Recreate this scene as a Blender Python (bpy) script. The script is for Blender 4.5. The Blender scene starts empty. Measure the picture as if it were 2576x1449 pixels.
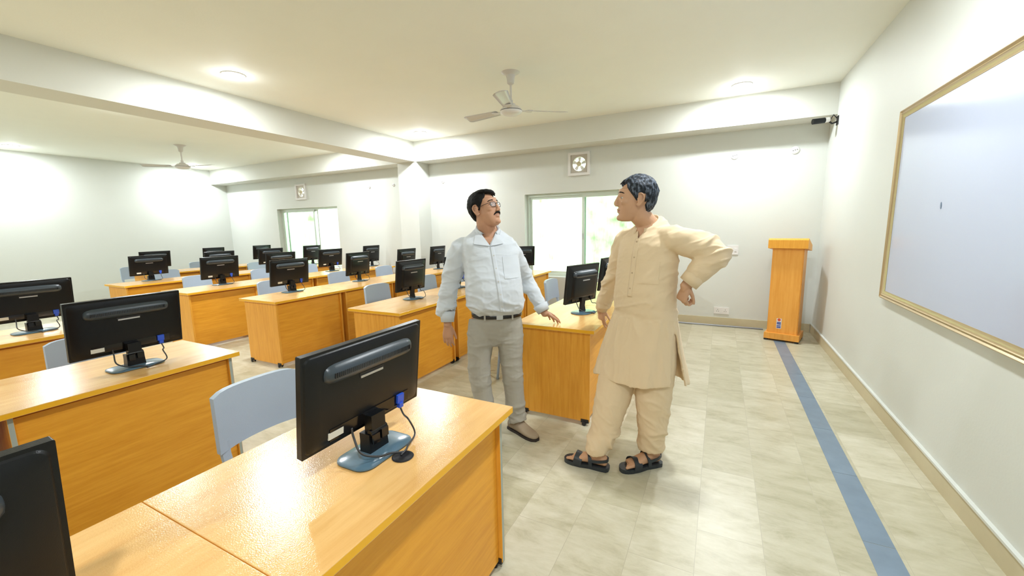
import bpy, bmesh, math, random
from mathutils import Vector, Matrix, noise, Quaternion
from mathutils.bvhtree import BVHTree
import numpy as np
random.seed(7)
PI = math.pi
S = bpy.context.scene
COL = S.collection

# ------------------------------------------------------------------ camera
YAW, PIT, ROL, FPX = 0.4706, 0.1489, -0.0194, 1028.0
F_ = Vector((-math.sin(YAW)*math.cos(PIT), math.cos(YAW)*math.cos(PIT), -math.sin(PIT)))
R0 = Vector((math.cos(YAW), math.sin(YAW), 0)); U0 = R0.cross(F_)
R_ = R0*math.cos(ROL) + U0*math.sin(ROL); U_ = -R0*math.sin(ROL) + U0*math.cos(ROL)
cam = bpy.data.cameras.new('camera'); camo = bpy.data.objects.new('camera', cam); COL.objects.link(camo)
m = Matrix((R_, U_, -F_)).transposed().to_4x4(); m.translation = (0, 0, 1.5)
camo.matrix_world = m
cam.sensor_width = 36; cam.lens = FPX/2576*36; cam.clip_start = 0.05; cam.clip_end = 100
S.camera = camo
def on(u, v, ax, val):
    "world point where the ray through photo pixel (u, v) meets the plane axis=val"
    d = R_*((u-1288)/FPX) + U_*(-(v-724.5)/FPX) + F_
    c = Vector((0, 0, 1.5)); return c + d*((val-c[ax])/d[ax])

# ------------------------------------------------------------------ world, light, exposure
w = bpy.data.worlds.new('world'); S.world = w; w.use_nodes = True
bg = w.node_tree.nodes['Background']; bg.inputs[0].default_value = (0.93, 0.97, 1.0, 1); bg.inputs[1].default_value = 6.0
S.view_settings.view_transform = 'Standard'; S.view_settings.look = 'None'
S.view_settings.exposure = 1.2; S.view_settings.gamma = 1; S.view_settings.use_curve_mapping = False
S.cycles.use_denoising = True
S.cycles.sample_clamp_indirect = 8
S.cycles.max_bounces = 10; S.cycles.diffuse_bounces = 6
LAMP_W = 17; HALO_W = 1.3
LAMP_COL = (0.90, 0.955, 1.0)
CEIL = 3.1

# ------------------------------------------------------------------ materials
MATS = {}
def mat(name, col, rough=0.5, spec=0.5, metal=0.0, noise_amt=0.0, noise_scale=20, bump=0.0, bump_scale=200, emit=None, alpha=None, trans=0.0, sheen=0.0, coat=0.0):
    if name in MATS: return MATS[name]
    M = bpy.data.materials.new(name); M.use_nodes = True; nt = M.node_tree; b = nt.nodes['Principled BSDF']
    b.inputs['Base Color'].default_value = (*col, 1); b.inputs['Roughness'].default_value = rough
    b.inputs['Specular IOR Level'].default_value = spec; b.inputs['Metallic'].default_value = metal
    b.inputs['Transmission Weight'].default_value = trans; b.inputs['Sheen Weight'].default_value = sheen
    b.inputs['Coat Weight'].default_value = coat
    if alpha is not None: b.inputs['Alpha'].default_value = alpha
    if emit: b.inputs['Emission Color'].default_value = (*emit[0], 1); b.inputs['Emission Strength'].default_value = emit[1]
    tc = nt.nodes.new('ShaderNodeTexCoord')
    n = nt.nodes.new('ShaderNodeTexNoise'); n.inputs['Scale'].default_value = noise_scale; n.inputs['Detail'].default_value = 4
    nt.links.new(tc.outputs['Object'], n.inputs['Vector'])
    mx = nt.nodes.new('ShaderNodeMix'); mx.data_type = 'RGBA'
    mx.inputs[6].default_value = (*[c*(1-noise_amt) for c in col], 1); mx.inputs[7].default_value = (*[min(1, c*(1+noise_amt)) for c in col], 1)
    nt.links.new(n.outputs['Fac'], mx.inputs[0]); nt.links.new(mx.outputs[2], b.inputs['Base Color'])
    if bump:
        n2 = nt.nodes.new('ShaderNodeTexNoise'); n2.inputs['Scale'].default_value = bump_scale; n2.inputs['Detail'].default_value = 3
        nt.links.new(tc.outputs['Object'], n2.inputs['Vector'])
        bp = nt.nodes.new('ShaderNodeBump'); bp.inputs['Strength'].default_value = bump; bp.inputs['Distance'].default_value = 0.002
        nt.links.new(n2.outputs['Fac'], bp.inputs['Height']); nt.links.new(bp.outputs['Normal'], b.inputs['Normal'])
    MATS[name] = M; return M

def wood(name, c0, c1, scale, rough, bump=0.15, bscale=350, spec=0.5):
    M = bpy.data.materials.new(name); M.use_nodes = True; nt = M.node_tree; b = nt.nodes['Principled BSDF']; L = nt.links.new
    tc = nt.nodes.new('ShaderNodeTexCoord'); mp = nt.nodes.new('ShaderNodeMapping'); mp.inputs['Scale'].default_value = scale
    L(tc.outputs['Object'], mp.inputs['Vector'])
    n = nt.nodes.new('ShaderNodeTexNoise'); n.inputs['Scale'].default_value = 1; n.inputs['Detail'].default_value = 6; n.inputs['Roughness'].default_value = 0.65
    L(mp.outputs[0], n.inputs['Vector'])
    cr = nt.nodes.new('ShaderNodeValToRGB'); cr.color_ramp.elements[0].position = 0.32; cr.color_ramp.elements[1].position = 0.68
    cr.color_ramp.elements[0].color = (*c0, 1); cr.color_ramp.elements[1].color = (*c1, 1)
    L(n.outputs['Fac'], cr.inputs[0]); L(cr.outputs[0], b.inputs['Base Color'])
    b.inputs['Roughness'].default_value = rough; b.inputs['Specular IOR Level'].default_value = spec
    n2 = nt.nodes.new('ShaderNodeTexNoise'); n2.inputs['Scale'].default_value = bscale; L(tc.outputs['Object'], n2.inputs['Vector'])
    bp = nt.nodes.new('ShaderNodeBump'); bp.inputs['Strength'].default_value = bump; bp.inputs['Distance'].default_value = 0.001
    L(n2.outputs['Fac'], bp.inputs['Height']); L(bp.outputs['Normal'], b.inputs['Normal'])
    MATS[name] = M; return M

M_top = wood('beech_top', (0.74, 0.41, 0.135), (0.86, 0.53, 0.205), (26, 2.2, 26), 0.17, 0.42, 260, 0.75)  # paler than the panels: reflected light is put into the top's colour
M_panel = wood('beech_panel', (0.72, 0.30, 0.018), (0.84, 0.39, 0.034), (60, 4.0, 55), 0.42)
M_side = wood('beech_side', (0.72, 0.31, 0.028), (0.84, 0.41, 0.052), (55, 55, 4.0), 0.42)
M_edge = mat('edge_band', (0.86, 0.44, 0.018), 0.35, noise_amt=0.04)
M_grey_edge = mat('grey_edging', (0.36, 0.40, 0.36), 0.5)
M_wall = mat('wall_paint', (0.63, 0.655, 0.62), 0.55, 0.35, noise_amt=0.02, noise_scale=3, bump=0.25, bump_scale=60)
M_ceil = mat('ceiling_paint', (0.86, 0.88, 0.82), 0.7, 0.2, noise_amt=0.02, noise_scale=3, bump=0.3, bump_scale=50)
M_beam = mat('beam_paint', (0.66, 0.67, 0.62), 0.6, 0.3, noise_amt=0.02, noise_scale=3, bump=0.25, bump_scale=50)
M_skirt = mat('skirting_paint', (0.54, 0.48, 0.32), 0.4, noise_amt=0.04)
M_black = mat('black_plastic', (0.004, 0.005, 0.006), 0.30, 0.32, noise_amt=0.15, noise_scale=60, bump=0.15, bump_scale=500)
M_gloss = mat('glossy_black', (0.004, 0.004, 0.005), 0.12, 0.5)
M_gbase = mat('stand_grey', (0.085, 0.15, 0.20), 0.18, 0.6)
M_foot = mat('black_foot', (0.012, 0.012, 0.014), 0.5)
M_silver = mat('silver', (0.55, 0.56, 0.58), 0.3, metal=0.6)
M_white = mat('white_plastic', (0.72, 0.71, 0.70), 0.35, noise_amt=0.02)
M_sticker = mat('sticker', (0.62, 0.62, 0.56), 0.6)
M_blue = mat('blue_plug', (0.02, 0.09, 0.60), 0.35)
M_cable = mat('cable', (0.03, 0.032, 0.035), 0.45)
M_chair = mat('chair_plastic', (0.40, 0.48, 0.58), 0.38, 0.45, noise_amt=0.03, noise_scale=8, bump=0.2, bump_scale=300)
M_tube = mat('chair_tube', (0.30, 0.37, 0.45), 0.35, metal=0.3)
M_alu = mat('aluminium_frame', (0.62, 0.70, 0.64), 0.38, metal=0.25)
M_fan = mat('fan_white', (0.62, 0.60, 0.57), 0.3, 0.5, noise_amt=0.02)
M_gold = mat('gold_trim', (0.47, 0.36, 0.20), 0.3, metal=0.45, noise_amt=0.05)
M_board = mat('whiteboard_surface', (0.47, 0.525, 0.67), 0.16, 0.5, noise_amt=0.015, noise_scale=3)
M_glassg = mat('green_glass', (0.74, 0.93, 0.76), 0.02, 0.5, trans=1.0)
M_glassc = mat('clear_glass', (0.98, 1, 0.985), 0.02, 0.5, trans=1.0)
M_lamp = mat('lamp_lens', (1, 1, 1), 0.4, emit=((0.97, 0.99, 1.0), 60))
M_screen = mat('screen', (0.01, 0.011, 0.013), 0.1, 0.5)

# ------------------------------------------------------------------ object helpers
def link(o): COL.objects.link(o); return o
def tag(o, label=None, cat=None, group=None, kind=None):
    if label: o['label'] = label
    if cat: o['category'] = cat
    if group: o['group'] = group
    if kind: o['kind'] = kind
    return o
def empty(name, loc=(0, 0, 0), rz=0):
    o = bpy.data.objects.new(name, None); o.empty_display_size = 0.1; o.location = loc; o.rotation_euler = (0, 0, rz); return link(o)
def make(name, bm, mats, parent=None, smooth=False, auto=None, world=False, bevel=0, free=True):
    me = bpy.data.meshes.new(name)
    if bevel:
        eds = [e for e in bm.edges if len(e.link_faces) == 2 and e.calc_face_angle(0) > 0.6]
        bmesh.ops.bevel(bm, geom=eds, offset=bevel, segments=2, affect='EDGES', profile=0.6, clamp_overlap=True)
    bmesh.ops.recalc_face_normals(bm, faces=bm.faces[:])
    if world and parent is not None:
        bpy.context.view_layer.update(); bm.transform(parent.matrix_world.inverted())
    bm.to_mesh(me); bm.free()
    for mm in (mats if isinstance(mats, (list, tuple)) else [mats]): me.materials.append(mm)
    if smooth or auto:
        me.polygons.foreach_set('use_smooth', [True]*len(me.polygons))
        if auto: me.set_sharp_from_angle(angle=math.radians(auto))
    o = bpy.data.objects.new(name, me); link(o)
    if parent is not None: o.parent = parent
    return o
def box(bm, x0, x1, y0, y1, z0, z1, mi=0, mtx=None):
    vs = [bm.verts.new((x, y, z)) for x in (x0, x1) for y in (y0, y1) for z in (z0, z1)]
    if mtx: 
        for v in vs: v.co = mtx @ v.co
    fs = []
    for q in ((0, 1, 3, 2), (4, 6, 7, 5), (0, 4, 5, 1), (2, 3, 7, 6), (0, 2, 6, 4), (1, 5, 7, 3)):
        f = bm.faces.new([vs[i] for i in q]); f.material_index = mi; fs.append(f)
    return fs
def bx(x0, x1, y0, y1, z0, z1, mtx=None):
    bm = bmesh.new(); box(bm, x0, x1, y0, y1, z0, z1, 0, mtx); return bm
def loft(bm, rings, mi=0, cap=True, closed=True):
    "rings: list of lists of Vectors with equal counts"
    R = [[bm.verts.new(p) for p in r] for r in rings]; n = len(R[0])
    for a, b in zip(R, R[1:]):
        for i in range(n if closed else n-1):
            f = bm.faces.new((a[i], a[(i+1) % n], b[(i+1) % n], b[i])); f.material_index = mi
    if cap:
        f = bm.faces.new(R[0][::-1]); f.material_index = mi
        f = bm.faces.new(R[-1]); f.material_index = mi
    return R
def ell(c, ax, ay, rx, ry, n=20, p=2.0):
    out = []
    for i in range(n):
        t = 2*PI*i/n; ct, st = math.cos(t), math.sin(t)
        out.append(Vector(c) + ax*(rx*math.copysign(abs(ct)**(2/p), ct)) + ay*(ry*math.copysign(abs(st)**(2/p), st)))
    return out
def tube(bm, pts, rad, n=10, mi=0, up=Vector((0, 0, 1)), flat=1.0, sub=0, dome=False):
    pts = [Vector(p) for p in pts]; rad = list(rad) if isinstance(rad, (list, tuple)) else [rad]*len(pts)
    if sub:
        P, Q = [], []
        for i in range(len(pts)-1):
            p0 = pts[max(0, i-1)]; p1 = pts[i]; p2 = pts[i+1]; p3 = pts[min(len(pts)-1, i+2)]
            for k in range(sub):
                t = k/sub
                P.append(0.5*((2*p1)+(p2-p0)*t+(2*p0-5*p1+4*p2-p3)*t*t+(3*p1-p0-3*p2+p3)*t**3)); s = t*t*(3-2*t); Q.append(rad[i]*(1-s)+rad[i+1]*s)
        P.append(pts[-1]); Q.append(rad[-1]); pts, rad = P, Q
    if dome:
        d0 = (pts[0]-pts[1]).normalized(); d1 = (pts[-1]-pts[-2]).normalized(); r0, r1 = rad[0], rad[-1]
        pts = [pts[0]+d0*r0*.92, pts[0]+d0*r0*.6] + pts + [pts[-1]+d1*r1*.6, pts[-1]+d1*r1*.92]
        rad = [r0*.35, r0*.8] + rad + [r1*.8, r1*.35]
    rings = []; prev = None
    for i, p in enumerate(pts):
        d = (pts[min(i+1, len(pts)-1)] - pts[max(i-1, 0)]).normalized()
        if prev is None:
            a = d.cross(up)
            if a.length < 1e-3: a = d.cross(Vector((1, 0, 0)))
            a.normalize()
        else:
            a = (prev - d*prev.dot(d)).normalized()
        prev = a; b = d.cross(a)
        rings.append(ell(p, a, b, rad[i], rad[i]*flat, n))
    return loft(bm, rings, mi)
def ellipsoid(bm, c, r, rot=None, nu=20, nv=12, mi=0):
    c = Vector(c); rings = []
    for j in range(1, nv):
        ph = PI*j/nv
        ring = []
        for i in range(nu):
            t = 2*PI*i/nu; v = Vector((r[0]*math.sin(ph)*math.cos(t), r[1]*math.sin(ph)*math.sin(t), r[2]*math.cos(ph)))
            ring.append(c + (rot @ v if rot else v))
        rings.append(ring)
    R = loft(bm, rings, mi, cap=False)
    for k, s in ((0, 1), (-1, -1)):
        v = Vector((0, 0, r[2]*s)); v = bm.verts.new(c + (rot @ v if rot else v))
        for i in range(nu):
            f = bm.faces.new((v, R[k][(i+1) % nu], R[k][i]) if s < 0 else (v, R[k][i], R[k][(i+1) % nu])); f.material_index = mi
def lathe(bm, prof, c=(0, 0, 0), n=24, mi=0, axis='z'):
    c = Vector(c)
    ax, ay, az = {'z': (Vector((1, 0, 0)), Vector((0, 1, 0)), Vector((0, 0, 1))), 'y': (Vector((1, 0, 0)), Vector((0, 0, 1)), Vector((0, -1, 0))),
                  'x': (Vector((0, 1, 0)), Vector((0, 0, 1)), Vector((1, 0, 0)))}[axis]
    return loft(bm, [ell(c + az*z, ax, ay, max(r, 1e-4), max(r, 1e-4), n) for r, z in prof], mi)
def roundrect(w, h, r, n=5):
    out = []
    for cx_, cy_, a0 in ((w/2-r, h/2-r, 0), (-w/2+r, h/2-r, PI/2), (-w/2+r, -h/2+r, PI), (w/2-r, -h/2+r, 1.5*PI)):
        for k in range(n+1):
            a = a0 + PI/2*k/n; out.append((cx_+r*math.cos(a), cy_+r*math.sin(a)))
    return out
def copy_tree(o, parent=None):
    c = o.copy(); COL.objects.link(c)
    if parent is not None: c.parent = parent
    for ch in KIDS.get(o.name, []): copy_tree(ch, c)
    return c
KIDS = {}
def index_kids(o):
    KIDS[o.name] = [c for c in COL.objects if c.parent is o]
    for c in KIDS[o.name]: index_kids(c)

# ------------------------------------------------------------------ room shell
XR, XL, YB, YF = 1.166, -12.0, 6.65, -2.6
BY, BZ = 6.27, 2.74                                     # back beam face / underside
def floor_mat():
    M = bpy.data.materials.new('marble_tiles'); M.use_nodes = True; nt = M.node_tree; b = nt.nodes['Principled BSDF']; L = nt.links.new
    tc = nt.nodes.new('ShaderNodeTexCoord')
    mp = nt.nodes.new('ShaderNodeMapping'); mp.inputs['Rotation'].default_value = (0, 0, PI/2); mp.inputs['Location'].default_value = (0.0, 0.03, 0)
    L(tc.outputs['Object'], mp.inputs['Vector'])
    br = nt.nodes.new('ShaderNodeTexBrick'); br.inputs['Scale'].default_value = 1; br.inputs['Brick Width'].default_value = 0.58; br.inputs['Row Height'].default_value = 0.28
    br.inputs['Mortar Size'].default_value = 0.0016; br.inputs['Mortar Smooth'].default_value = 0.3; br.inputs['Color1'].default_value = (0, 0, 0, 1); br.inputs['Color2'].default_value = (1, 1, 1, 1); br.inputs['Mortar'].default_value = (0.5, 0.5, 0.5, 1)
    L(mp.outputs[0], br.inputs['Vector'])
    m2 = nt.nodes.new('ShaderNodeMapping'); m2.inputs['Scale'].default_value = (4, 10, 1); L(tc.outputs['Object'], m2.inputs['Vector'])
    add = nt.nodes.new('ShaderNodeVectorMath'); add.operation = 'MULTIPLY_ADD'; L(br.outputs['Color'], add.inputs[0]); add.inputs[1].default_value = (7, 7, 7); L(m2.outputs[0], add.inputs[2])
    n = nt.nodes.new('ShaderNodeTexNoise'); n.inputs['Scale'].default_value = 1; n.inputs['Detail'].default_value = 8; n.inputs['Roughness'].default_value = 0.72; n.inputs['Distortion'].default_value = 0.3
    L(add.outputs[0], n.inputs['Vector'])
    cr = nt.nodes.new('ShaderNodeValToRGB'); e = cr.color_ramp.elements
    e[0].position = 0.22; e[0].color = (0.36, 0.33, 0.21, 1); e[1].position = 0.72; e[1].color = (0.66, 0.63, 0.52, 1)
    k = cr.color_ramp.elements.new(0.48); k.color = (0.55, 0.52, 0.395, 1)
    L(n.outputs['Fac'], cr.inputs[0])
    tint = nt.nodes.new('ShaderNodeMix'); tint.data_type = 'RGBA'; tint.blend_type = 'MULTIPLY'; tint.inputs[0].default_value = 1
    tr = nt.nodes.new('ShaderNodeValToRGB'); tr.color_ramp.elements[0].color = (0.80, 0.79, 0.72, 1); tr.color_ramp.elements[1].color = (1.0, 1.0, 1.0, 1)
    L(br.outputs['Color'], tr.inputs[0]); L(cr.outputs[0], tint.inputs[6]); L(tr.outputs[0], tint.inputs[7])
    mo = nt.nodes.new('ShaderNodeMix'); mo.data_type = 'RGBA'; L(br.outputs['Fac'], mo.inputs[0]); L(tint.outputs[2], mo.inputs[6]); mo.inputs[7].default_value = (0.42, 0.39, 0.29, 1)
    L(mo.outputs[2], b.inputs['Base Color'])
    rr = nt.nodes.new('ShaderNodeMapRange'); rr.inputs[3].default_value = 0.27; rr.inputs[4].default_value = 0.42; L(n.outputs['Fac'], rr.inputs[0]); L(rr.outputs[0], b.inputs['Roughness'])
    return M
tag(make('floor', bx(XL-.1, XR+.1, YF-.1, YB+.1, -0.1, 0), floor_mat()), kind='structure')
M_strip = mat('slate_strip', (0.17, 0.235, 0.31), 0.3, noise_amt=0.22, noise_scale=9)
bm = bmesh.new()
y = YF
while y < 6.0:
    y1 = min(y+0.61, 6.02); box(bm, 0.672, 0.793, y+.002, y1-.001, 0.0, 0.0012); y = y1
    if y >= 6.0: break
tag(make('trim_1', bm, M_strip), kind='structure')
# ceiling
tag(make('ceiling', bx(XL-.1, XR+.1, YF-.1, YB+.1, CEIL, CEIL+.12), M_ceil), kind='structure')
# walls; the back wall has two window openings and two fan openings
W1 = (-3.10, -1.02, 0.62, 2.05)
W2 = (-9.95, -7.80, 0.62, 2.04)
HOLES = [W1, W2, (-2.265, -1.955, 2.335, 2.645), (-9.13, -8.82, 2.26, 2.57)]
def wall_with_holes(x0, x1, z0, z1, y0, y1, holes):
    bm = bmesh.new(); xs = sorted({x0, x1, *[h[0] for h in holes], *[h[1] for h in holes]}); zs = sorted({z0, z1, *[h[2] for h in holes], *[h[3] for h in holes]})
    inh = lambda i, j: any(h[0] <= (xs[i]+xs[i+1])/2 <= h[1] and h[2] <= (zs[j]+zs[j+1])/2 <= h[3] for h in holes)
    for i in range(len(xs)-1):
        for j in range(len(zs)-1):
            if inh(i, j): continue
            for yy in (y0, y1):
                bm.faces.new([bm.verts.new(p) for p in ((xs[i], yy, zs[j]), (xs[i+1], yy, zs[j]), (xs[i+1], yy, zs[j+1]), (xs[i], yy, zs[j+1]))])
    for a0, a1, b0, b1 in holes + [(x0, x1, z0, z1)]:
        for (p, q) in (((a0, b0), (a1, b0)), ((a1, b0), (a1, b1)), ((a1, b1), (a0, b1)), ((a0, b1), (a0, b0))):
            bm.faces.new([bm.verts.new(c) for c in ((p[0], y0, p[1]), (q[0], y0, q[1]), (q[0], y1, q[1]), (p[0], y1, p[1]))])
    bmesh.ops.remove_doubles(bm, verts=bm.verts[:], dist=1e-5)
    return bm
tag(make('wall_back', wall_with_holes(XL, XR, 0, CEIL, YB, YB+.22, HOLES), M_wall), kind='structure')
tag(make('wall_right', bx(XR, XR+.2, YF, YB+.22, 0, CEIL), M_wall), kind='structure')
tag(make('wall_left', bx(XL-.2, XL, YF, YB+.22, 0, CEIL), M_wall), kind='structure')
tag(make('wall_front', bx(XL, XR, YF-.2, YF, 0, CEIL), M_wall), kind='structure')
# beams and column
tag(make('trim_2', bx(XL, XR, BY, YB, BZ, CEIL), M_beam), kind='structure', label='plastered beam along the back wall')
tag(make('trim_3', bx(-5.62, -5.20, YF, BY, BZ+.005, CEIL), M_beam), kind='structure')
tag(make('trim_4', bx(-5.62, -5.16, BY+.01, YB, 0, BZ), M_wall), kind='structure')
# skirtings
def skirt(name, x0, x1, y0, y1, lip):
    bm = bmesh.new(); box(bm, x0, x1, y0, y1, 0, 0.115); tag(make(name, bm, M_skirt, bevel=.003), kind='structure')
skirt('baseboard_back', XL+.01, XR-.02, YB-.014, YB, 0)
skirt('baseboard_right', XR-.014, XR, YF, YB, 0)
skirt('baseboard_left', XL, XL+.014, YF, YB-.02, 0)
tag(make('trim_5', bx(XR-.02, XR, YF, YB, .115, .128), M_wall), kind='structure')
# conduit along the back wall
bm = bmesh.new(); tube(bm, [(-2.4, 6.56, .012), (-0.4, 6.56, .012), (0.60, 6.56, .012)], .012, 8)
tag(make('conduit_pipe', bm, mat('grey_pipe', (.36, .38, .42), .4), smooth=True), 'grey plastic conduit pipe lying on the floor along the back wall', 'pipe')

# ------------------------------------------------------------------ outside
def outwall():
    M = bpy.data.materials.new('mossy_wall'); M.use_nodes = True; nt = M.node_tree; b = nt.nodes['Principled BSDF']; L = nt.links.new
    tc = nt.nodes.new('ShaderNodeTexCoord'); mp = nt.nodes.new('ShaderNodeMapping'); mp.inputs['Scale'].default_value = (3.2, 3.2, 0.35); L(tc.outputs['Object'], mp.inputs['Vector'])
    n = nt.nodes.new('ShaderNodeTexNoise'); n.inputs['Scale'].default_value = 1.6; n.inputs['Detail'].default_value = 7; n.inputs['Roughness'].default_value = .7; L(mp.outputs[0], n.inputs['Vector'])
    n3 = nt.nodes.new('ShaderNodeTexNoise'); n3.inputs['Scale'].default_value = 3; n3.inputs['Detail'].default_value = 3; L(tc.outputs['Object'], n3.inputs['Vector'])
    ad = nt.nodes.new('ShaderNodeMath'); ad.operation = 'MULTIPLY'; L(n.outputs['Fac'], ad.inputs[0]); L(n3.outputs['Fac'], ad.inputs[1])
    cr = nt.nodes.new('ShaderNodeValToRGB'); e = cr.color_ramp.elements; e[0].position = 0.12; e[0].color = (.13, .20, .07, 1); e[1].position = .30; e[1].color = (.50, .60, .44, 1)
    k = e.new(.19); k.color = (.34, .46, .27, 1)
    L(ad.outputs[0], cr.inputs[0]); L(cr.outputs[0], b.inputs['Base Color']); b.inputs['Roughness'].default_value = .8
    return M
tag(make('boundary_wall', bx(-16, 4, 8.3, 8.5, -.3, 2.9), outwall()), 'pale mossy concrete wall outside the windows', 'wall')
tag(make('ground', bx(-16, 4, YB+.22, 8.3, -.35, -.3), mat('concrete_ground', (.5, .5, .46), .8, noise_amt=.1)), kind='structure')

# ------------------------------------------------------------------ windows
def window(name, W, meet, jamb_left, sash_off, panes):
    x0, x1, z0, z1 = W
    r = empty(name, (x0, YB, z0)); r['kind'] = 'structure'
    ya, yb = YB+.10, YB+.17
    bm = bmesh.new(); t = .045
    box(bm, x0, x1, ya, yb, z0, z0+t); box(bm, x0, x1, ya, yb, z1-t, z1); box(bm, x0, x0+t, ya, yb, z0+t, z1-t); box(bm, x1-t, x1, ya, yb, z0+t, z1-t)
    make('window_frame', bm, M_alu, r, world=True, bevel=.004)
    for (a, b, yy, gm) in panes:
        bm = bmesh.new(); s = .04; zz0, zz1 = z0+t, z1-t
        box(bm, a, a+s, yy, yy+.022, zz0, zz1); box(bm, b-s, b, yy, yy+.022, zz0, zz1); box(bm, a+s, b-s, yy, yy+.022, zz0, zz0+s); box(bm, a+s, b-s, yy, yy+.022, zz1-s, zz1)
        sa = make('sash', bm, M_alu, r, world=True, bevel=.003)
        bm = bx(a+s-.004, b-s+.004, yy+.009, yy+.013, zz0+s-.004, zz1-s+.004)
        make('pane', bm, gm, sa, world=True)
        bpy.context.view_layer.update()
        if a > x0+.5:
            bm = bmesh.new(); box(bm, a+.008, a+.026, yy-.014, yy, (z0+z1)/2-.07, (z0+z1)/2+.03); make('latch', bm, M_silver, sa, world=True, bevel=.003)
    return r
mid = (W1[0]+W1[1])/2
window('window_1', W1, mid, 1, 0, [(mid-.03, W1[1]-.045, YB+.108, M_glassg), (W1[0]+.045, mid+.03, YB+.138, M_glassc)])
window('window_2', W2, -8.8, 1, 0, [(W2[0]+.045, -8.72, YB+.108, M_glassg), (W2[0]+.16, -8.62, YB+.138, M_glassc)])

# ------------------------------------------------------------------ ceiling lamps
def lamp(x, y, label):
    r = empty('ceiling_light', (x, y, CEIL)); tag(r, label, 'ceiling light', 'recessed ceiling spotlights')
    bm = bmesh.new(); lathe(bm, [(.086, -.004), (.104, -.010), (.112, -.004), (.112, 0)], n=28); make('trim_ring', bm, M_white, r, smooth=True)
    bm = bmesh.new(); lathe(bm, [(.085, -.006), (.085, -.012), (.05, -.016), (.004, -.017)], n=28); make('lens', bm, M_lamp, r, smooth=True)
    ld = bpy.data.lights.new('spot_glow', 'AREA'); ld.shape = 'DISK'; ld.size = .16; ld.energy = LAMP_W; ld.color = LAMP_COL
    lo = bpy.data.objects.new('lamp_glow', ld); lo.location = (0, 0, -.022); lo.parent = r; link(lo)
    ld = bpy.data.lights.new('halo_fill', 'POINT'); ld.shadow_soft_size = .045; ld.energy = HALO_W; ld.color = LAMP_COL  # extra point light, added to brighten the ceiling around the lens
    lo = bpy.data.objects.new('lamp_halo', ld); lo.location = (0, 0, -.10); lo.parent = r; link(lo)
lamp(-4.55, 2.72, 'bright round ceiling light above the cross beam, nearest the camera on the left')
lamp(0.14, 5.80, 'bright round ceiling light at upper right, near the whiteboard wall')
lamp(-4.60, 5.75, 'bright round ceiling light in the corner where the two beams meet')
lamp(-11.35, 2.75, 'bright round ceiling light cut by the left edge, beyond the cross beam')
for x, y, t in ((0.14, 2.7, 'round ceiling light above the beige floor, over the whiteboard aisle'), (0.14, -.4, 'round ceiling light behind the camera, by the whiteboard wall'), (-4.55, -.4, 'round ceiling light behind the camera, over the near desks'), (-11.35, 5.6, 'round ceiling light in the far left corner beyond the fan'), (-6.9, 5.6, 'round ceiling light hidden behind the cross beam, near the windows'),
                (-6.9, 2.7, 'round ceiling light hidden behind the middle of the cross beam'), (-11.35, -.4, 'round ceiling light off the left edge by the far wall'), (-6.9, -.4, 'round ceiling light off the left edge behind the beam')):
    lamp(x, y, t)

# ------------------------------------------------------------------ ceiling fans
def fan(x, y, angs, label, drop=.36):
    r = empty('ceiling_fan', (x, y, CEIL)); tag(r, label, 'ceiling fan', 'white ceiling fans')
    bm = bmesh.new(); lathe(bm, [(.10, 0), (.085, -.012), (.05, -.03), (.042, -.06), (.036, -.11), (.016, -.125)]); make('canopy', bm, M_fan, r, auto=40)
    bm = bmesh.new(); lathe(bm, [(.011, -.115), (.011, -drop+.09), (.022, -drop+.085), (.022, -drop+.05), (.045, -drop+.045), (.05, -drop+.02)], n=16); make('rod', bm, M_fan, r, auto=40)
    bm = bmesh.new(); lathe(bm, [(.045, -drop+.03), (.085, -drop+.018), (.115, -drop-.012), (.118, -drop-.022)], n=36); mo = make('motor_housing', bm, M_fan, r, auto=40)
    bm = bmesh.new(); lathe(bm, [(.116, -drop-.022), (.116, -drop-.028)], n=36); make('band', bm, M_foot, mo, auto=40)
    bm = bmesh.new(); lathe(bm, [(.118, -drop-.028), (.112, -drop-.045), (.08, -drop-.062), (.03, -drop-.07), (.001, -drop-.071)], n=36); make('bottom_cap', bm, M_white, mo, auto=60)
    for a in angs:
        a = math.radians(a); d = Vector((math.cos(a), math.sin(a), 0)); s = Vector((-math.sin(a), math.cos(a), 0))
        bm = bmesh.new(); rings = []
        for k in range(15):
            t = k/14; rr = .17+.45*t; hw = (.052+.024*t) * (1 if t < .93 else (.93 if t < .97 else .72)); tilt = math.radians(13)
            c = Vector((0, 0, -drop-.018)) + d*rr
            sv = s*math.cos(tilt) + Vector((0, 0, 1))*math.sin(tilt); nv = sv.cross(d)
            ring = []
            for q, (l, h) in enumerate(((-1, 0), (-.5, .006), (0, .009), (.5, .006), (1, 0), (.5, .003), (0, .006), (-.5, .003))):
                ring.append(c + sv*hw*l - nv*h)
            rings.append(ring)
        loft(bm, rings); bl = make('blade', bm, M_fan, r, smooth=True)
        bm = bmesh.new(); sv = s
        loft(bm, [[Vector((0, 0, -drop-.02)) + d*q + s*l*hw + Vector((0, 0, h)) for l, h in ((-1, -.003), (1, -.003), (1, .003), (-1, .003))] for q, hw in ((.09, .016), (.15, .016), (.19, .045), (.23, .04))])
        make('blade_bracket', bm, M_silver if label.startswith('x') else M_fan, bl)
fan(-2.05, 4.09, (38, 172, 287), 'white three-blade ceiling fan near the middle of the picture')
fan(-8.95, 4.24, (20, 140, 228), 'white three-blade ceiling fan far left, beyond the cross beam')

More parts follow.
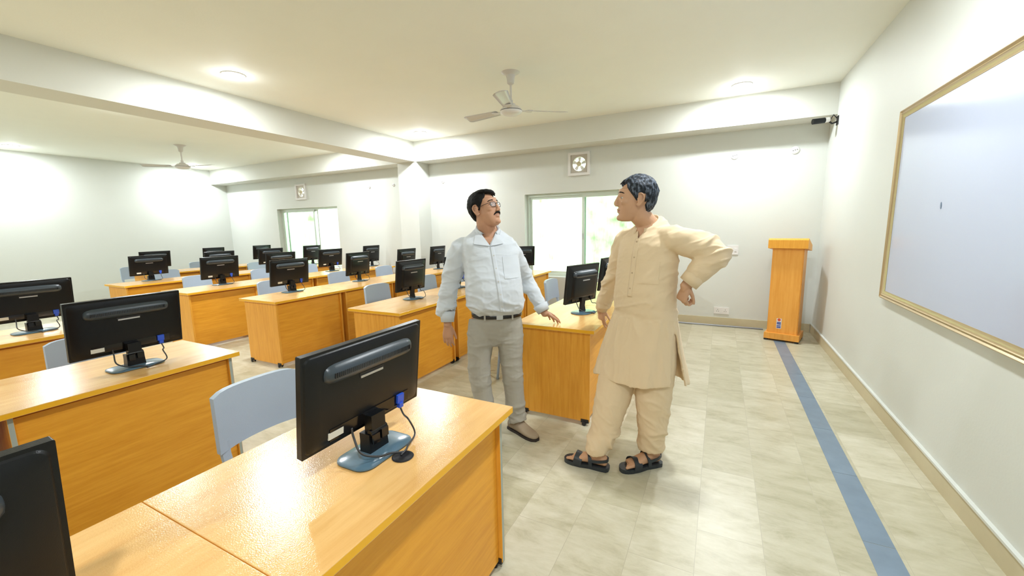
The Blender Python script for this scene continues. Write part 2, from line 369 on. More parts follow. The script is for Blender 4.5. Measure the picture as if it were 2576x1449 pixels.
# ------------------------------------------------------------------ exhaust fans
def exhaust(W, label):
    x0, x1, z0, z1 = W; cx_, cz = (x0+x1)/2, (z0+z1)/2
    r = empty('exhaust_fan', (cx_, YB, z0-.03)); tag(r, label, 'exhaust fan', 'wall exhaust fans')
    bm = bmesh.new()
    o_ = .028; yy0, yy1 = YB-.03, YB
    box(bm, x0-o_, x1+o_, yy0, yy1, z0-o_, z0+.012); box(bm, x0-o_, x1+o_, yy0, yy1, z1-.012, z1+o_); box(bm, x0-o_, x0+.012, yy0, yy1, z0+.012, z1-.012); box(bm, x1-.012, x1+o_, yy0, yy1, z0+.012, z1-.012)
    make('housing', bm, M_white, r, world=True, bevel=.005)
    bm = bmesh.new(); n = 32; ro, ri = .118, .112
    # square plate with a round opening
    ring = [bm.verts.new((cx_+ri*math.cos(2*PI*k/n), YB-.005, cz+ri*math.sin(2*PI*k/n))) for k in range(n)]
    def sq(a):
        c, s = math.cos(a), math.sin(a); k = .150/max(abs(c), abs(s)); return (cx_+c*k, YB-.005, cz+s*k)
    out = [bm.verts.new(sq(2*PI*k/n+1e-6)) for k in range(n)]
    back = [bm.verts.new((v.co.x, YB+.06, v.co.z)) for v in ring]
    for k in range(n):
        j = (k+1) % n; bm.faces.new((ring[k], ring[j], out[j], out[k])); bm.faces.new((ring[k], back[k], back[j], ring[j]))
    make('shroud', bm, mat('shroud_beige', (.50, .46, .40), .5), r, world=True)
    bm = bmesh.new()
    lathe(bm, [(.038, -.0), (.038, .03), (.02, .036)], (cx_, YB-.0, cz), 20, 0, 'y')
    make('hub', bm, M_skirt, r, world=True, auto=40)
    for k in range(5):
        a = 2*PI*k/5+.3; d = Vector((math.cos(a), 0, math.sin(a))); s = Vector((-math.sin(a), 0, math.cos(a)))
        bm = bmesh.new(); c = Vector((cx_, YB+.015, cz))
        loft(bm, [[c + d*q + s*l*hw + Vector((0, l*.010+h, 0)) for l, h in ((-1, 0), (1, 0), (1, .002), (-1, .002))] for q, hw in ((.035, .012), (.07, .022), (.105, .026))])
        make('fan_blade', bm, M_white, r, world=True)
    bm = bmesh.new()
    for dx in (-.09, -.03, .03, .09): box(bm, cx_+dx-.002, cx_+dx+.002, YB+.10, YB+.104, cz-.15, cz+.15)
    for dz in (-.06, .06): box(bm, cx_-.15, cx_+.15, YB+.104, YB+.108, cz+dz-.002, cz+dz+.002)
    make('grille', bm, M_skirt, r, world=True)
exhaust(HOLES[2], 'square white exhaust fan above the large window at centre')
exhaust(HOLES[3], 'square white exhaust fan above the far left window')

# ------------------------------------------------------------------ wall fittings
def round_socket(x, z, label, rr=.05, yy=YB):
    r = empty('round_socket', (x, yy, z)); tag(r, label, 'socket', 'round white ceiling roses')
    bm = bmesh.new(); lathe(bm, [(rr, 0), (rr, .008), (rr*.8, .016), (.002, .017)], n=28, axis='y'); make('cover_plate', bm, M_white, r, auto=50)
    for k in (-1, 0, 1):
        bm = bmesh.new(); lathe(bm, [(.006, .014), (.006, .0195), (.001, .0196)], (k*.022, 0, k*.006), 10, axis='y'); make('terminal', bm, mat('dark_hole', (.12, .12, .12), .6), r)
round_socket(.125, 2.415, 'round white three-hole socket high on the back wall, nearer the centre')
round_socket(.82, 2.42, 'round white three-hole socket high on the back wall, beside the corner')
round_socket(-4.83, 2.385, 'small white round socket on the wall right of the column', .032)
round_socket(-6.08, 2.40, 'small white round socket left of the column, close to it', .032)
round_socket(-6.76, 2.39, 'small white round socket left of the column, nearer the far window', .03)
def plate(name, x, z, w_, h_, label, cat, dots):
    r = empty(name, (x, YB, z)); tag(r, label, cat)
    bm = bx(-w_/2, w_/2, -.012, 0, -h_/2, h_/2); make('face_plate', bm, M_white, r, bevel=.003)
    for dx in dots:
        bm = bmesh.new()
        if name == 'switch_plate': box(bm, dx-.013, dx+.013, -.018, -.012, -.02, .02)
        else:
            for a, b in ((0, .014), (-.012, -.010), (.012, -.010)): box(bm, dx+a-.003, dx+a+.003, -.0135, -.012, b-.006, b+.006)
        make('rocker' if name == 'switch_plate' else 'socket_outlet', bm, M_white if name == 'switch_plate' else mat('dark_hole', (.12, .12, .12), .6), r)
plate('switch_plate', .17, 1.11, .14, .13, 'white switch plate on the back wall beside the raised elbow', 'switch', (-.035, .035))
plate('wall_outlet', .07, .22, .20, .10, 'white double wall outlet low on the back wall left of the lectern', 'outlet', (-.05, .05))
# surveillance camera in the corner under the beam
r = empty('security_camera', (1.03, 6.2, 2.66)); tag(r, 'small black security camera under the beam in the right corner', 'camera')
bm = bmesh.new(); tube(bm, [(-.12, -.05, 0), (.0, -.01, .01)], .032, 18); make('camera_body', bm, M_black, r, auto=40)
bm = bmesh.new(); tube(bm, [(.0, -.01, .01), (.045, .01, .015)], .028, 18); make('rear_cap', bm, M_white, r, auto=40)
bm = bmesh.new(); tube(bm, [(.03, 0, .01), (.08, .02, -.03), (.134, .03, -.01)], .010, 10); tube(bm, [(.05, .0, .0), (.09, .03, .07), (.134, .04, .02)], .006, 8); box(bm, .126, .136, -.01, .07, -.05, .05); make('bracket', bm, M_foot, r)

# ------------------------------------------------------------------ whiteboard
wb0, wb1, wz0, wz1 = 0.9, 4.11, .90, 2.283
r = empty('whiteboard', (XR, wb0, wz0)); tag(r, 'large whiteboard with a gold frame on the right wall', 'whiteboard')
make('writing_surface', bx(XR-.016, XR-.004, wb0+.03, wb1-.03, wz0+.03, wz1-.03), M_board, r, world=True)
def moulding(y0, y1, z0, z1):
    bm = bmesh.new(); w_ = .058
    prof = [(0, 0), (.030, 0), (.036, .008), (.026, .018), (.034, .028), (.022, .04), (.018, w_), (0, w_)]   # (out from wall, inwards)
    def corner(y, z, sy, sz): return [Vector((XR-a, y+sy*b, z+sz*b)) for a, b in prof]
    cs = [corner(y0, z0, 1, 1), corner(y1, z0, -1, 1), corner(y1, z1, -1, -1), corner(y0, z1, 1, -1)]
    loft(bm, cs+[cs[0]], cap=False); bmesh.ops.remove_doubles(bm, verts=bm.verts[:], dist=1e-5); return bm
make('frame', moulding(wb0, wb1, wz0, wz1), M_gold, r, world=True, auto=35)
p = on(2367, 517, 0, XR-.017)
bm = bmesh.new(); lathe(bm, [(.001, 0), (.008, .0), (.008, .0006), (.001, .0007)], n=10, axis='x')
for v in bm.verts: v.co = Vector((p.x-v.co.x, p.y+v.co.y+v.co.z*.25, p.z+v.co.z*2.6))
make('ink_smudge', bm, mat('ink', (.13, .19, .27), .6), r, world=True)

# ------------------------------------------------------------------ lectern
r = empty('lectern', (.79, 6.15, 0), math.radians(-15)); tag(r, 'tall beech lectern standing in the right back corner', 'lectern')
Mv = wood('lectern_wood', (0.72, 0.31, 0.045), (0.82, 0.40, 0.08), (26, 26, 2.0), 0.4)
make('front_panel', bx(-.155, .155, -.15, -.132, .10, 1.18), Mv, r, bevel=.002)
for s in (-1, 1): make('side_panel', bx(s*.155-.009, s*.155+.009, -.132, .15, .10, 1.18), Mv, r, bevel=.002)
make('shelf', bx(-.145, .145, -.13, .14, .80, .818), Mv, r)
make('plinth', bx(-.185, .19, -.19, .18, .025, .10), Mv, r, bevel=.003)
bm = bmesh.new()
loft(bm, [[Vector((x, -.20, 1.175)), Vector((x, .19, 1.13)), Vector((x, .19, 1.20)), Vector((x, -.17, 1.295)), Vector((x, -.20, 1.275))] for x in (-.205, .205)])
make('slanted_top', bm, M_side, r, bevel=.003)
for sx in (-1, 1):
    for sy in (-1, 1): bm = bmesh.new(); box(bm, sx*.165-.02, sx*.165+.02, sy*.16-.02, sy*.16+.02, 0, .03); make('foot', bm, M_foot, r)
bm = bmesh.new(); box(bm, -.062, -.008, -.1525, -.1502, .16, .29); st = make('sticker', bm, M_white, r)
bm = bmesh.new()
for k, z in enumerate((.168, .190, .212, .232)): box(bm, -.057, -.014, -.1535, -.1526, z, z+.016 - .004*(k % 2))
make('print_blue', bm, mat('print_blue', (.03, .06, .32), .5), st)
bm = bmesh.new(); lathe(bm, [(.018, 0), (.018, .0012)], (-.035, -.1525, .272), 18, axis='y'); make('print_red', bm, mat('print_red', (.6, .08, .04), .5), st)

# ------------------------------------------------------------------ desks
DESK_W = .925
def make_desk(L, D=.655):
    "origin at the front (whiteboard side) lower corner, +y along the row, -x towards the seat"
    r = empty('computer_desk')
    bm = bx(-D, 0, .0006, L-.0006, .722, .75)
    for f in bm.faces:
        f.material_index = 0 if abs(f.normal.z) > .5 else 1
    bmesh.ops.recalc_face_normals(bm, faces=bm.faces[:])
    for f in bm.faces: f.material_index = 0 if abs(f.normal.z) > .5 else 1
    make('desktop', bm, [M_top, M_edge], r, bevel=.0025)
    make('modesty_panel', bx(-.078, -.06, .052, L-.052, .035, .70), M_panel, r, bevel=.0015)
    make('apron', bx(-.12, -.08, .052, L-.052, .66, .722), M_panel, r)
    for s in (0, 1):
        a, b = (.03, .05) if s == 0 else (L-.05, L-.03)
        bm = bx(-D+.05, -.04, a, b, .032, .722)
        bmesh.ops.recalc_face_normals(bm, faces=bm.faces[:])
        for f in bm.faces: f.material_index = 1 if f.normal.x > .5 and L > .95 else 0
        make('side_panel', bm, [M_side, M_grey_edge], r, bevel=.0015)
        for xx in (-.075, -D+.085):
            bm = bmesh.new(); c = (a+b)/2; box(bm, xx-.03, xx+.03, c-.014, c+.014, .022, .050); q = c+(.024 if s else -.024)*0
            for w__ in (-.016, .016): lathe(bm, [(.006, -.006), (.0165, -.005), (.0165, .005), (.006, .006)], (xx-.004, c+w__, .0165), 14, axis='y')
            make('castor', bm, M_foot, r)
    return r
D1 = make_desk(.989, .68); D2 = make_desk(DESK_W)
for d in (D1, D2): index_kids(d)
FRONT = [-.77, -2.53, -4.22, -5.93, -7.70, -9.45]
NEAR = [-.745, -2.69, -4.47]
ROWN = ['front row', 'second row', 'third row', 'fourth row', 'fifth row', 'last row']
SEAT = ['at the aisle end', 'second from the aisle', 'third from the aisle', 'at the window end']
Y0 = [2.80, 2.74, 2.69, 2.67, 2.70, 2.74]
used = set()
def place(proto, loc, rz=0):
    if proto.name in used: o = copy_tree(proto)
    else: o = proto; used.add(proto.name)
    o.location = loc; o.rotation_euler = (0, 0, rz); return o
DESKS = []
for i, x in enumerate(NEAR):
    for k in (0, 1):
        lab = 'beech desk of the near block, %s, %s' % (ROWN[i], 'beside the aisle' if k == 0 else 'cut by the picture edge')
        if i == 2 and k == 1: continue
        o = place(D1, (x, .463-.99*k, 0)); tag(o, lab, 'desk', 'computer desks in rows')
        DESKS.append(o)
for i, x in enumerate(FRONT):
    for k in range(4):
        if i == 5 and k == 0: continue
        o = place(D2, (x, Y0[i]+.93*k, 0)); tag(o, 'beech computer desk of the window block, %s from the whiteboard, %s' % (ROWN[i], SEAT[k]), 'desk', 'computer desks in rows')
        DESKS.append(o)

# ------------------------------------------------------------------ monitors
def make_monitor(W_, H_, kind):
    "back faces +x, base centre at the origin, on the desktop"
    r = empty('computer_monitor'); tilt = Matrix.Rotation(math.radians(7), 4, 'Y'); zb = .092
    T = Matrix.Translation((-.035, 0, zb)) @ tilt
    def tb(bm): bm.transform(T); return bm
    # shell: bezel slab
    bm = bmesh.new(); rr = roundrect(W_, H_, .0035)
    loft(bm, [[Vector((x, a, b+H_/2)) for a, b in rr] for x in (-.012, .008)])
    sh = make('bezel', tb(bm), M_black, r, auto=30)
    bm = bx(-.0135, -.0115, -W_/2+.018, W_/2-.018, .024, H_-.018); make('screen', tb(bm), M_screen, r)
    # bulged back cover
    bm = bmesh.new()
    if kind == 'wide':
        prof = [(.97, .95, .008, 0), (.955, .93, .012, 0), (.90, .86, .016, 0), (.80, .74, .019, -.005)]
    else:
        prof = [(.95, .93, .008, 0), (.88, .86, .013, .0), (.74, .72, .020, .0), (.70, .66, .038, -.01), (.66, .62, .042, -.01)]
    loft(bm, [[Vector((d, a, b+H_/2+dz*H_)) for a, b in roundrect(W_*s1, H_*s2, .02)] for s1, s2, d, dz in prof])
    bk = make('back_cover', tb(bm), M_black, r, auto=25)
    # ventilation hump across the upper back
    bm = bmesh.new(); zc = H_*.76; hw = W_*.37
    rings = []
    for t in [-1, -.985, -.95, -.9, -.8, -.4, 0, .4, .8, .9, .95, .985, 1]:
        s = math.sqrt(max(0, 1-abs(t)**10)); e_ = .35+.65*s
        rings.append([Vector((.006 + (.034 if kind == 'wide' else .045)*e_*a, t*hw, zc + .030*e_*b)) for a, b in ((0, -1), (.45, -1), (.85, -.72), (1, -.3), (1, .35), (.75, .85), (.3, 1.15), (0, 1.25))])
    loft(bm, rings); hp = make('vent_hump', tb(bm), mat('hump_plastic', (.035, .048, .060), .32, bump=.1, bump_scale=400), r, auto=40)
    bm = bmesh.new(); nsl = 46
    xo = .040 if kind == 'wide' else .051
    for k in range(nsl):
        y = -hw*.86 + 2*hw*.86*k/(nsl-1); box(bm, xo-.004, xo+.0006, y-.0016, y+.0016, zc-.006, zc+.0095)
    make('vent_slots', tb(bm), M_foot, hp)
    # badge bar
    bm = bmesh.new(); xb = .0185 if kind == 'wide' else .0415
    box(bm, xb, xb+.004, -.048, .048, H_*.60, H_*.60+.008); make('badge_bar', tb(bm), M_silver, r, bevel=.001)
    bm = bmesh.new(); box(bm, xb-.002, xb+.0015, -.052, .052, H_*.60+.008, H_*.60+.017); make('handle_recess', tb(bm), M_foot, r)
    # lower port recess
    bm = bmesh.new(); box(bm, .008, .0215, -W_*.33, W_*.36, .022, .062); make('port_recess', tb(bm), M_gloss, r, bevel=.003)
    bm = bmesh.new(); box(bm, .0100, .0118 if kind != 'wide' else .0222, -W_*.34, -W_*.34+.055, .030, .052); make('label_sticker', tb(bm), M_sticker, r)
    bm = bmesh.new(); box(bm, .020, .030, W_*.235, W_*.235+.032, .030, .062); box(bm, .020, .034, W_*.235+.006, W_*.235+.026, .012, .030); pl = make('video_plug', tb(bm), M_blue if kind == 'wide' else M_foot, r, bevel=.003)
    # neck
    bm = bmesh.new(); 
    if kind == 'wide':
        loft(bm, [[Vector((x0_+a*d_, b*w_, z_)) for a, b in ((-1, -1), (1, -1), (1, 1), (-1, 1))] for x0_, d_, w_, z_ in ((-.005, .024, .042, .008), (-.005, .022, .040, .05), (-.006, .022, .040, .078))])
        box(bm, -.012, .022, -.030, .030, .075, .14)
    else:
        loft(bm, [[Vector((x0_+a*d_, b*w_, z_)) for a, b in ((-1, -1), (1, -1), (1, 1), (-1, 1))] for x0_, d_, w_, z_ in ((-.01, .014, .030, .008), (-.012, .010, .026, .06), (.0, .010, .026, .15))])
    make('neck', bm, M_black, r, bevel=.004, auto=30)
    if kind == 'wide':
        bm = bmesh.new(); box(bm, .020, .030, -.034, -.006, .045, .078); box(bm, .020, .030, .004, .034, .050, .082); tube(bm, [(.015, -.036, .082), (.015, .036, .082)], .010, 10); make('hinge', bm, M_gloss, r, bevel=.003)
    # base
    bm = bmesh.new(); o_ = roundrect(.150, .245, .045, 6) if kind == 'wide' else roundrect(.17, .23, .075, 8)
    loft(bm, [[Vector((a*s, b*s, z)) for a, b in o_] for s, z in ((.97, 0), (1, .003), (.99, .007), (.90, .010), (.4, .013))])
    make('base', bm, M_gbase, r, auto=35)
    # cables
    p0 = T @ Vector((.027, W_*.235+.016, .012))
    bm = bmesh.new(); tube(bm, [p0, p0+Vector((.012, .004, -.03)), Vector((.05, .115, .07)), Vector((.07, .120, .02)), Vector((.088, .06, .008)), Vector((.098, .04, .006)), Vector((.102, .01, .0035))], .0032, 8, sub=6); make('video_cable', bm, M_cable, r, smooth=True)
    p1 = T @ Vector((.022, -.085, .03))
    bm = bmesh.new(); tube(bm, [p1, p1+Vector((.006, .0, -.03)), Vector((.03, -.09, .045)), Vector((.06, -.05, .02)), Vector((.08, -.01, .016)), Vector((.098, .02, .006)), Vector((.102, .01, .0035))], .0036, 8, sub=6); make('power_cable', bm, M_cable, r, smooth=True)
    index_kids(r); return r
MA = make_monitor(.505, .315, 'wide'); MB = make_monitor(.43, .33, 'square')
MON = []
def mon(kind, x, y, rz, label):
    o = place(MA if kind == 'A' else MB, (x, y, .7515), math.radians(rz)); tag(o, label, 'monitor', 'computer monitors on the desks')
mon('A', -1.015, .945, 0, 'black widescreen monitor on the nearest desk, seen from behind at centre')
mon('A', -1.01, -.025, 0, 'black monitor cut by the lower left corner of the picture')
mon('A', -2.95, 1.03, 0, 'black monitor on the second near desk, left of the pale chair back')
mon('A', -4.80, 1.10, 0, 'black monitor cut by the left edge, on the third near row')
mon('A', -2.95, .0, 0, 'black monitor of the second near row outside the left edge')
G = {0: [('B', -1.03, 3.38, -20), ('B', -1.0, 4.22, -10)],
     1: [('B', -2.93, 3.40, -3), ('A', -2.93, 4.25, 0), ('A', -2.93, 5.2, 0), ('B', -2.95, 6.20, -52)],
     2: [('A', -4.72, 3.25, 0), ('B', -4.72, 4.33, 0), ('B', -4.65, 5.30, 0), ('B', -4.65, 6.15, 0)],
     3: [('A', -6.42, 3.35, 0), ('A', -6.42, 4.28, 0), ('A', -6.42, 5.25, 0), ('B', -6.42, 6.25, 0)],
     4: [('A', -8.18, 3.22, 0), ('A', -8.18, 4.28, 0), ('A', -8.18, 5.25, 0), ('B', -8.18, 6.2, 0)],
     5: [None, ('A', -9.92, 4.02, 0), ('B', -9.92, 5.08, 0), ('B', -9.92, 6.15, 0)]}
for i, L_ in G.items():
    for k, t in enumerate(L_):
        if t is None: continue
        mon(t[0], t[1], t[2], t[3], 'black monitor of the window block, %s from the whiteboard, %s' % (ROWN[i], SEAT[k]))

# grommets: cable holes in the desktop
def grommet(x, y, lab):
    bm = bmesh.new(); lathe(bm, [(.034, 0), (.036, .002), (.034, .003), (.028, .003), (.026, .0015), (.002, .0012)], (0, 0, 0), 24)
    o = make('cable_grommet', bm, M_foot, None, auto=40); o.location = (x, y, .7503); tag(o, lab, 'cable hole cover')
grommet(-.905, .955, 'round black cable hole beside the stand of the nearest monitor')

# ------------------------------------------------------------------ chairs
def make_chair():
    "seat faces +x; origin on the floor under the seat centre"
    r = empty('chair')
    bm = bmesh.new(); cols, rows = 13, 7; W_ = .42; grid = []
    for side in (0, 1):
        g = []
        for j in range(rows):
            z = .555 + .265*j/(rows-1); row = []
            for i in range(cols):
                t = -1+2*i/(cols-1); taper = 1 - .05*(j/(rows-1)); y = t*W_/2*taper
                cr = .030*(t*t); lean = -.10*(z-.56)
                zz = z - (.022*(abs(t)**6) if j == rows-1 else 0) + (.012*(1-abs(t)**3) if j == 0 else 0)
                row.append(bm.verts.new((-.205+cr+lean+(.015 if side else -.015), y, zz)))
            g.append(row)
        grid.append(g)
    for s, g in enumerate(grid):
        for j in range(rows-1):
            for i in range(cols-1):
                q = (g[j][i], g[j][i+1], g[j+1][i+1], g[j+1][i]); bm.faces.new(q if s else q[::-1])
    A, B = grid
    for j in range(rows-1):
        bm.faces.new((A[j][0], A[j+1][0], B[j+1][0], B[j][0])); bm.faces.new((A[j][-1], B[j][-1], B[j+1][-1], A[j+1][-1]))
    for i in range(cols-1):
        bm.faces.new((A[0][i], B[0][i], B[0][i+1], A[0][i+1])); bm.faces.new((A[-1][i], A[-1][i+1], B[-1][i+1], B[-1][i]))
    make('backrest', bm, M_chair, r, bevel=.006, auto=50)
    for s in (-1, 1):
        bm = bmesh.new(); loft(bm, [[Vector((x+a, y+b, z)) for a, b in ((-.012, -.017), (.012, -.017), (.012, .017), (-.012, .017))] for x, y, z in ((-.185, s*.182, .60), (-.18, s*.183, .545), (-.165, s*.183, .50), (-.15, s*.18, .43))])
        make('back_post', bm, M_chair, r, bevel=.004, auto=40)
    bm = bmesh.new(); o_ = roundrect(.40, .42, .07, 5)
    loft(bm, [[Vector((a*s, b*s, z)) for a, b in o_] for s, z in ((.94, .415), (1, .425), (1, .437), (.95, .447), (.6, .440), (.2, .436))]); make('seat', bm, M_chair, r, auto=50)
    for sx in (-1, 1):
        for sy in (-1, 1):
            bm = bmesh.new(); tube(bm, [(sx*.16, sy*.17, .42), (sx*.19, sy*.20, 0.012)], .0125, 12); tube(bm, [(sx*.189, sy*.199, .02), (sx*.19, sy*.20, 0)], .016, 12); make('leg', bm, M_tube, r, auto=40)
    index_kids(r); return r
CH = make_chair()
CX = [-1.72, -3.62, -5.40, -7.30, -9.1, -10.85]
def chair(x, y, rz, label):
    o = place(CH, (x, y, 0), math.radians(rz)); tag(o, label, 'chair', 'pale blue plastic chairs behind the desks')
chair(-1.70, 1.09, 0, 'pale blue chair behind the nearest desk, its back beside the big monitor')
chair(-3.63, 1.10, 0, 'pale blue chair behind the second near desk, half hidden by its monitor')
CG = {0: [(3.60, 0), (4.88, 0), None, (6.20, 0)], 1: [(3.76, 0), (4.74, 0), (5.5, 0)], 2: [(3.55, 0), (4.69, 0), (5.72, 0)], 3: [(3.54, 0), (4.60, 0), (5.55, 0)], 4: [(3.9, 0), (4.7, 0), (5.6, 0)], 5: [(4.05, 0), (5.3, 0)]}
for i, L_ in CG.items():
    for k, t in enumerate(L_):
        if t: chair(CX[i], t[0], t[1], 'pale blue chair behind the %s of the window block, %s' % (ROWN[i], SEAT[k] if i < 5 else SEAT[k+1]))

# ------------------------------------------------------------------ people
M_skin1 = mat('skin_tan', (0.50, 0.27, 0.165), 0.5, 0.4, noise_amt=0.05, noise_scale=25, bump=0.1, bump_scale=400)
M_skin2 = mat('skin_light', (0.54, 0.315, 0.19), 0.5, 0.4, noise_amt=0.05, noise_scale=25, bump=0.1, bump_scale=400)
M_lip = mat('lips', (0.45, 0.225, 0.145), 0.45)
M_hair1 = mat('hair_black', (0.005, 0.005, 0.005), 0.65, 0.2, noise_amt=.3, noise_scale=90)
M_eye = mat('eye_white', (0.62, 0.58, 0.54), 0.15)
M_iris = mat('iris', (0.012, 0.008, 0.006), 0.1)
M_shirt = mat('shirt_cotton', (0.60, 0.645, 0.70), 0.75, 0.25, noise_amt=.01, bump=.15, bump_scale=900, sheen=.1)
M_kurta = mat('kurta_cotton', (0.73, 0.58, 0.385), 0.75, 0.25, noise_amt=.02, bump=.2, bump_scale=800, sheen=.1)
M_trouser = mat('trouser_grey', (0.37, 0.355, 0.31), 0.8, 0.2, noise_amt=.03, bump=.2, bump_scale=900)
M_belt = mat('belt_leather', (0.010, 0.010, 0.014), 0.3)
M_shoe = mat('shoe_suede', (0.34, 0.27, 0.19), 0.7, noise_amt=.06)
M_sole = mat('dark_sole', (0.03, 0.022, 0.02), 0.6)
M_sandal = mat('sandal_leather', (0.022, 0.030, 0.038), 0.45, noise_amt=.2, noise_scale=50)
M_btn = mat('button', (0.62, 0.62, 0.60), 0.3)
def hair_grey():
    M = bpy.data.materials.new('hair_greying'); M.use_nodes = True; nt = M.node_tree; b = nt.nodes['Principled BSDF']; L = nt.links.new
    tc = nt.nodes.new('ShaderNodeTexCoord'); mp = nt.nodes.new('ShaderNodeMapping'); mp.inputs['Scale'].default_value = (60, 60, 22); L(tc.outputs['Object'], mp.inputs['Vector'])
    n = nt.nodes.new('ShaderNodeTexNoise'); n.inputs['Scale'].default_value = 1.4; n.inputs['Detail'].default_value = 5; L(mp.outputs[0], n.inputs['Vector'])
    cr = nt.nodes.new('ShaderNodeValToRGB'); e = cr.color_ramp.elements; e[0].position = .47; e[0].color = (.010, .014, .02, 1); e[1].position = .68; e[1].color = (.14, .17, .22, 1)
    L(n.outputs['Fac'], cr.inputs[0]); L(cr.outputs[0], b.inputs['Base Color']); b.inputs['Roughness'].default_value = .62; b.inputs['Specular IOR Level'].default_value = .25
    return M
M_hair2 = hair_grey()
V = Vector
def N3(p, s, o=0.0): return noise.noise(V((p.x*s[0]+o, p.y*s[1]+o*1.7, p.z*s[2]-o)))
def remesh(bm, voxel, smooth=4):
    me = bpy.data.meshes.new('tmp'); bmesh.ops.recalc_face_normals(bm, faces=bm.faces[:]); bm.to_mesh(me); bm.free()
    o = bpy.data.objects.new('tmp', me); link(o)
    md = o.modifiers.new('r', 'REMESH'); md.mode = 'VOXEL'; md.voxel_size = voxel; md.adaptivity = 0
    if smooth: ms = o.modifiers.new('s', 'SMOOTH'); ms.factor = .5; ms.iterations = smooth
    dg = bpy.context.evaluated_depsgraph_get(); dg.update()
    me2 = bpy.data.meshes.new_from_object(o.evaluated_get(dg))
    bpy.data.objects.remove(o); bpy.data.meshes.remove(me)
    return me2
def displace(me, fn):
    n = len(me.vertices); co = np.empty(n*3, np.float32); me.vertices.foreach_get('co', co); co = co.reshape(-1, 3)
    nn = np.empty(n*3, np.float32); me.vertices.foreach_get('normal', nn); nn = nn.reshape(-1, 3)
    out = co.copy()
    for i in range(n):
        r = fn(V(co[i]), V(nn[i]))
        if r is None: continue
        if isinstance(r, Vector): out[i] = co[i] + np.array(r)
        elif r: out[i] = co[i] + nn[i]*r
    me.vertices.foreach_set('co', out.ravel()); me.update()
def put(name, me, mats, parent):
    "link a world-space mesh under parent"
    bpy.context.view_layer.update(); me.transform(parent.matrix_world.inverted())
    me.materials.clear()
    for mm in (mats if isinstance(mats, (list, tuple)) else [mats]): me.materials.append(mm)
    me.polygons.foreach_set('use_smooth', [True]*len(me.polygons)); me.name = name
    o = bpy.data.objects.new(name, me); link(o); o.parent = parent; return o
def frame(o, x, z):
    x = V(x).normalized(); z = V(z); z = (z - x*z.dot(x)).normalized(); y = z.cross(x)
    m = Matrix((x, y, z)).transposed().to_4x4(); m.translation = V(o); return m
def xf(bm, fn, M):
    b2 = bmesh.new(); fn(b2); b2.transform(M); me = bpy.data.meshes.new('x'); b2.to_mesh(me); b2.free(); bm.from_mesh(me); bpy.data.meshes.remove(me)
EX, EY, EZ = V((1, 0, 0)), V((0, 1, 0)), V((0, 0, 1))
def head_shape(bm, jowl=1.0):
    ellipsoid(bm, (-.012, 0, .036), (.096, .076, .084), None, 28, 18)
    secs = [(.06, .018, .076, .066), (.02, .020, .076, .067), (-.01, .021, .074, .066), (-.04, .022, .071, .062*jowl), (-.07, .027, .064, .055*jowl), (-.092, .035, .053, .045*jowl), (-.108, .045, .038, .034*jowl), (-.118, .052, .024, .022)]
    loft(bm, [ell((cx_, 0, z), EX, EY, rx, ry, 24, 2.25) for z, cx_, rx, ry in secs])
    for s in (-1, 1):
        ellipsoid(bm, (.076, s*.024, .036), (.015, .026, .008))               # brow
        ellipsoid(bm, (.062, s*.040, -.014), (.026, .022, .020))              # cheek
        ellipsoid(bm, (.103, s*.011, -.029), (.010, .008, .007))              # nostril wing
        ellipsoid(bm, (.077, s*.030, .0225), (.009, .014, .0040))              # upper lid
        ellipsoid(bm, (.075, s*.030, .001), (.008, .013, .0035))               # lower lid
        ellipsoid(bm, (-.008, s*.078, -.004), (.017, .006, .030), Matrix.Rotation(s*.30, 3, 'Z'))
        pts = [(.010, s*.077, -.026), (.000, s*.084, -.036), (-.014, s*.089, -.022), (-.026, s*.093, .006), (-.020, s*.092, .026), (-.004, s*.086, .032), (.009, s*.080, .022), (.010, s*.077, .008)]
        tube(bm, pts, .0042, 8, sub=3, dome=True)
    loft(bm, [ell((x, 0, z), V((1, 0, .25)).normalized(), EY, rx, ry, 16) for x, z, rx, ry in ((.082, .036, .010, .009), (.093, .018, .010, .0085), (.101, 0, .011, .009), (.108, -.018, .012, .0115), (.109, -.028, .009, .011), (.104, -.034, .005, .007))])
    ellipsoid(bm, (.090, 0, -.053), (.012, .025, .0060)); ellipsoid(bm, (.088, 0, -.064), (.012, .021, .0070))
    ellipsoid(bm, (.084, 0, -.098), (.018, .022, .017))
    ellipsoid(bm, (.072, 0, -.048), (.022, .036, .022))
def socket_disp(M, s=1.0):
    Mi = M.inverted(); F = M.to_3x3() @ EX
    def fn(p, n):
        q = Mi @ p
        if q.x < .04 or abs(q.z) > .12: return None
        d = 0
        for sg in (-1, 1):
            r2 = ((q.y-sg*.031)/.016)**2 + ((q.z-.012)/.008)**2; d += .0085*math.exp(-r2)
        d += .0022*math.exp(-((q.y/.02)**2+((q.z+.0585)/.0022)**2))           # lip line
        return F*(-d) if d > 1e-4 else None
    return fn
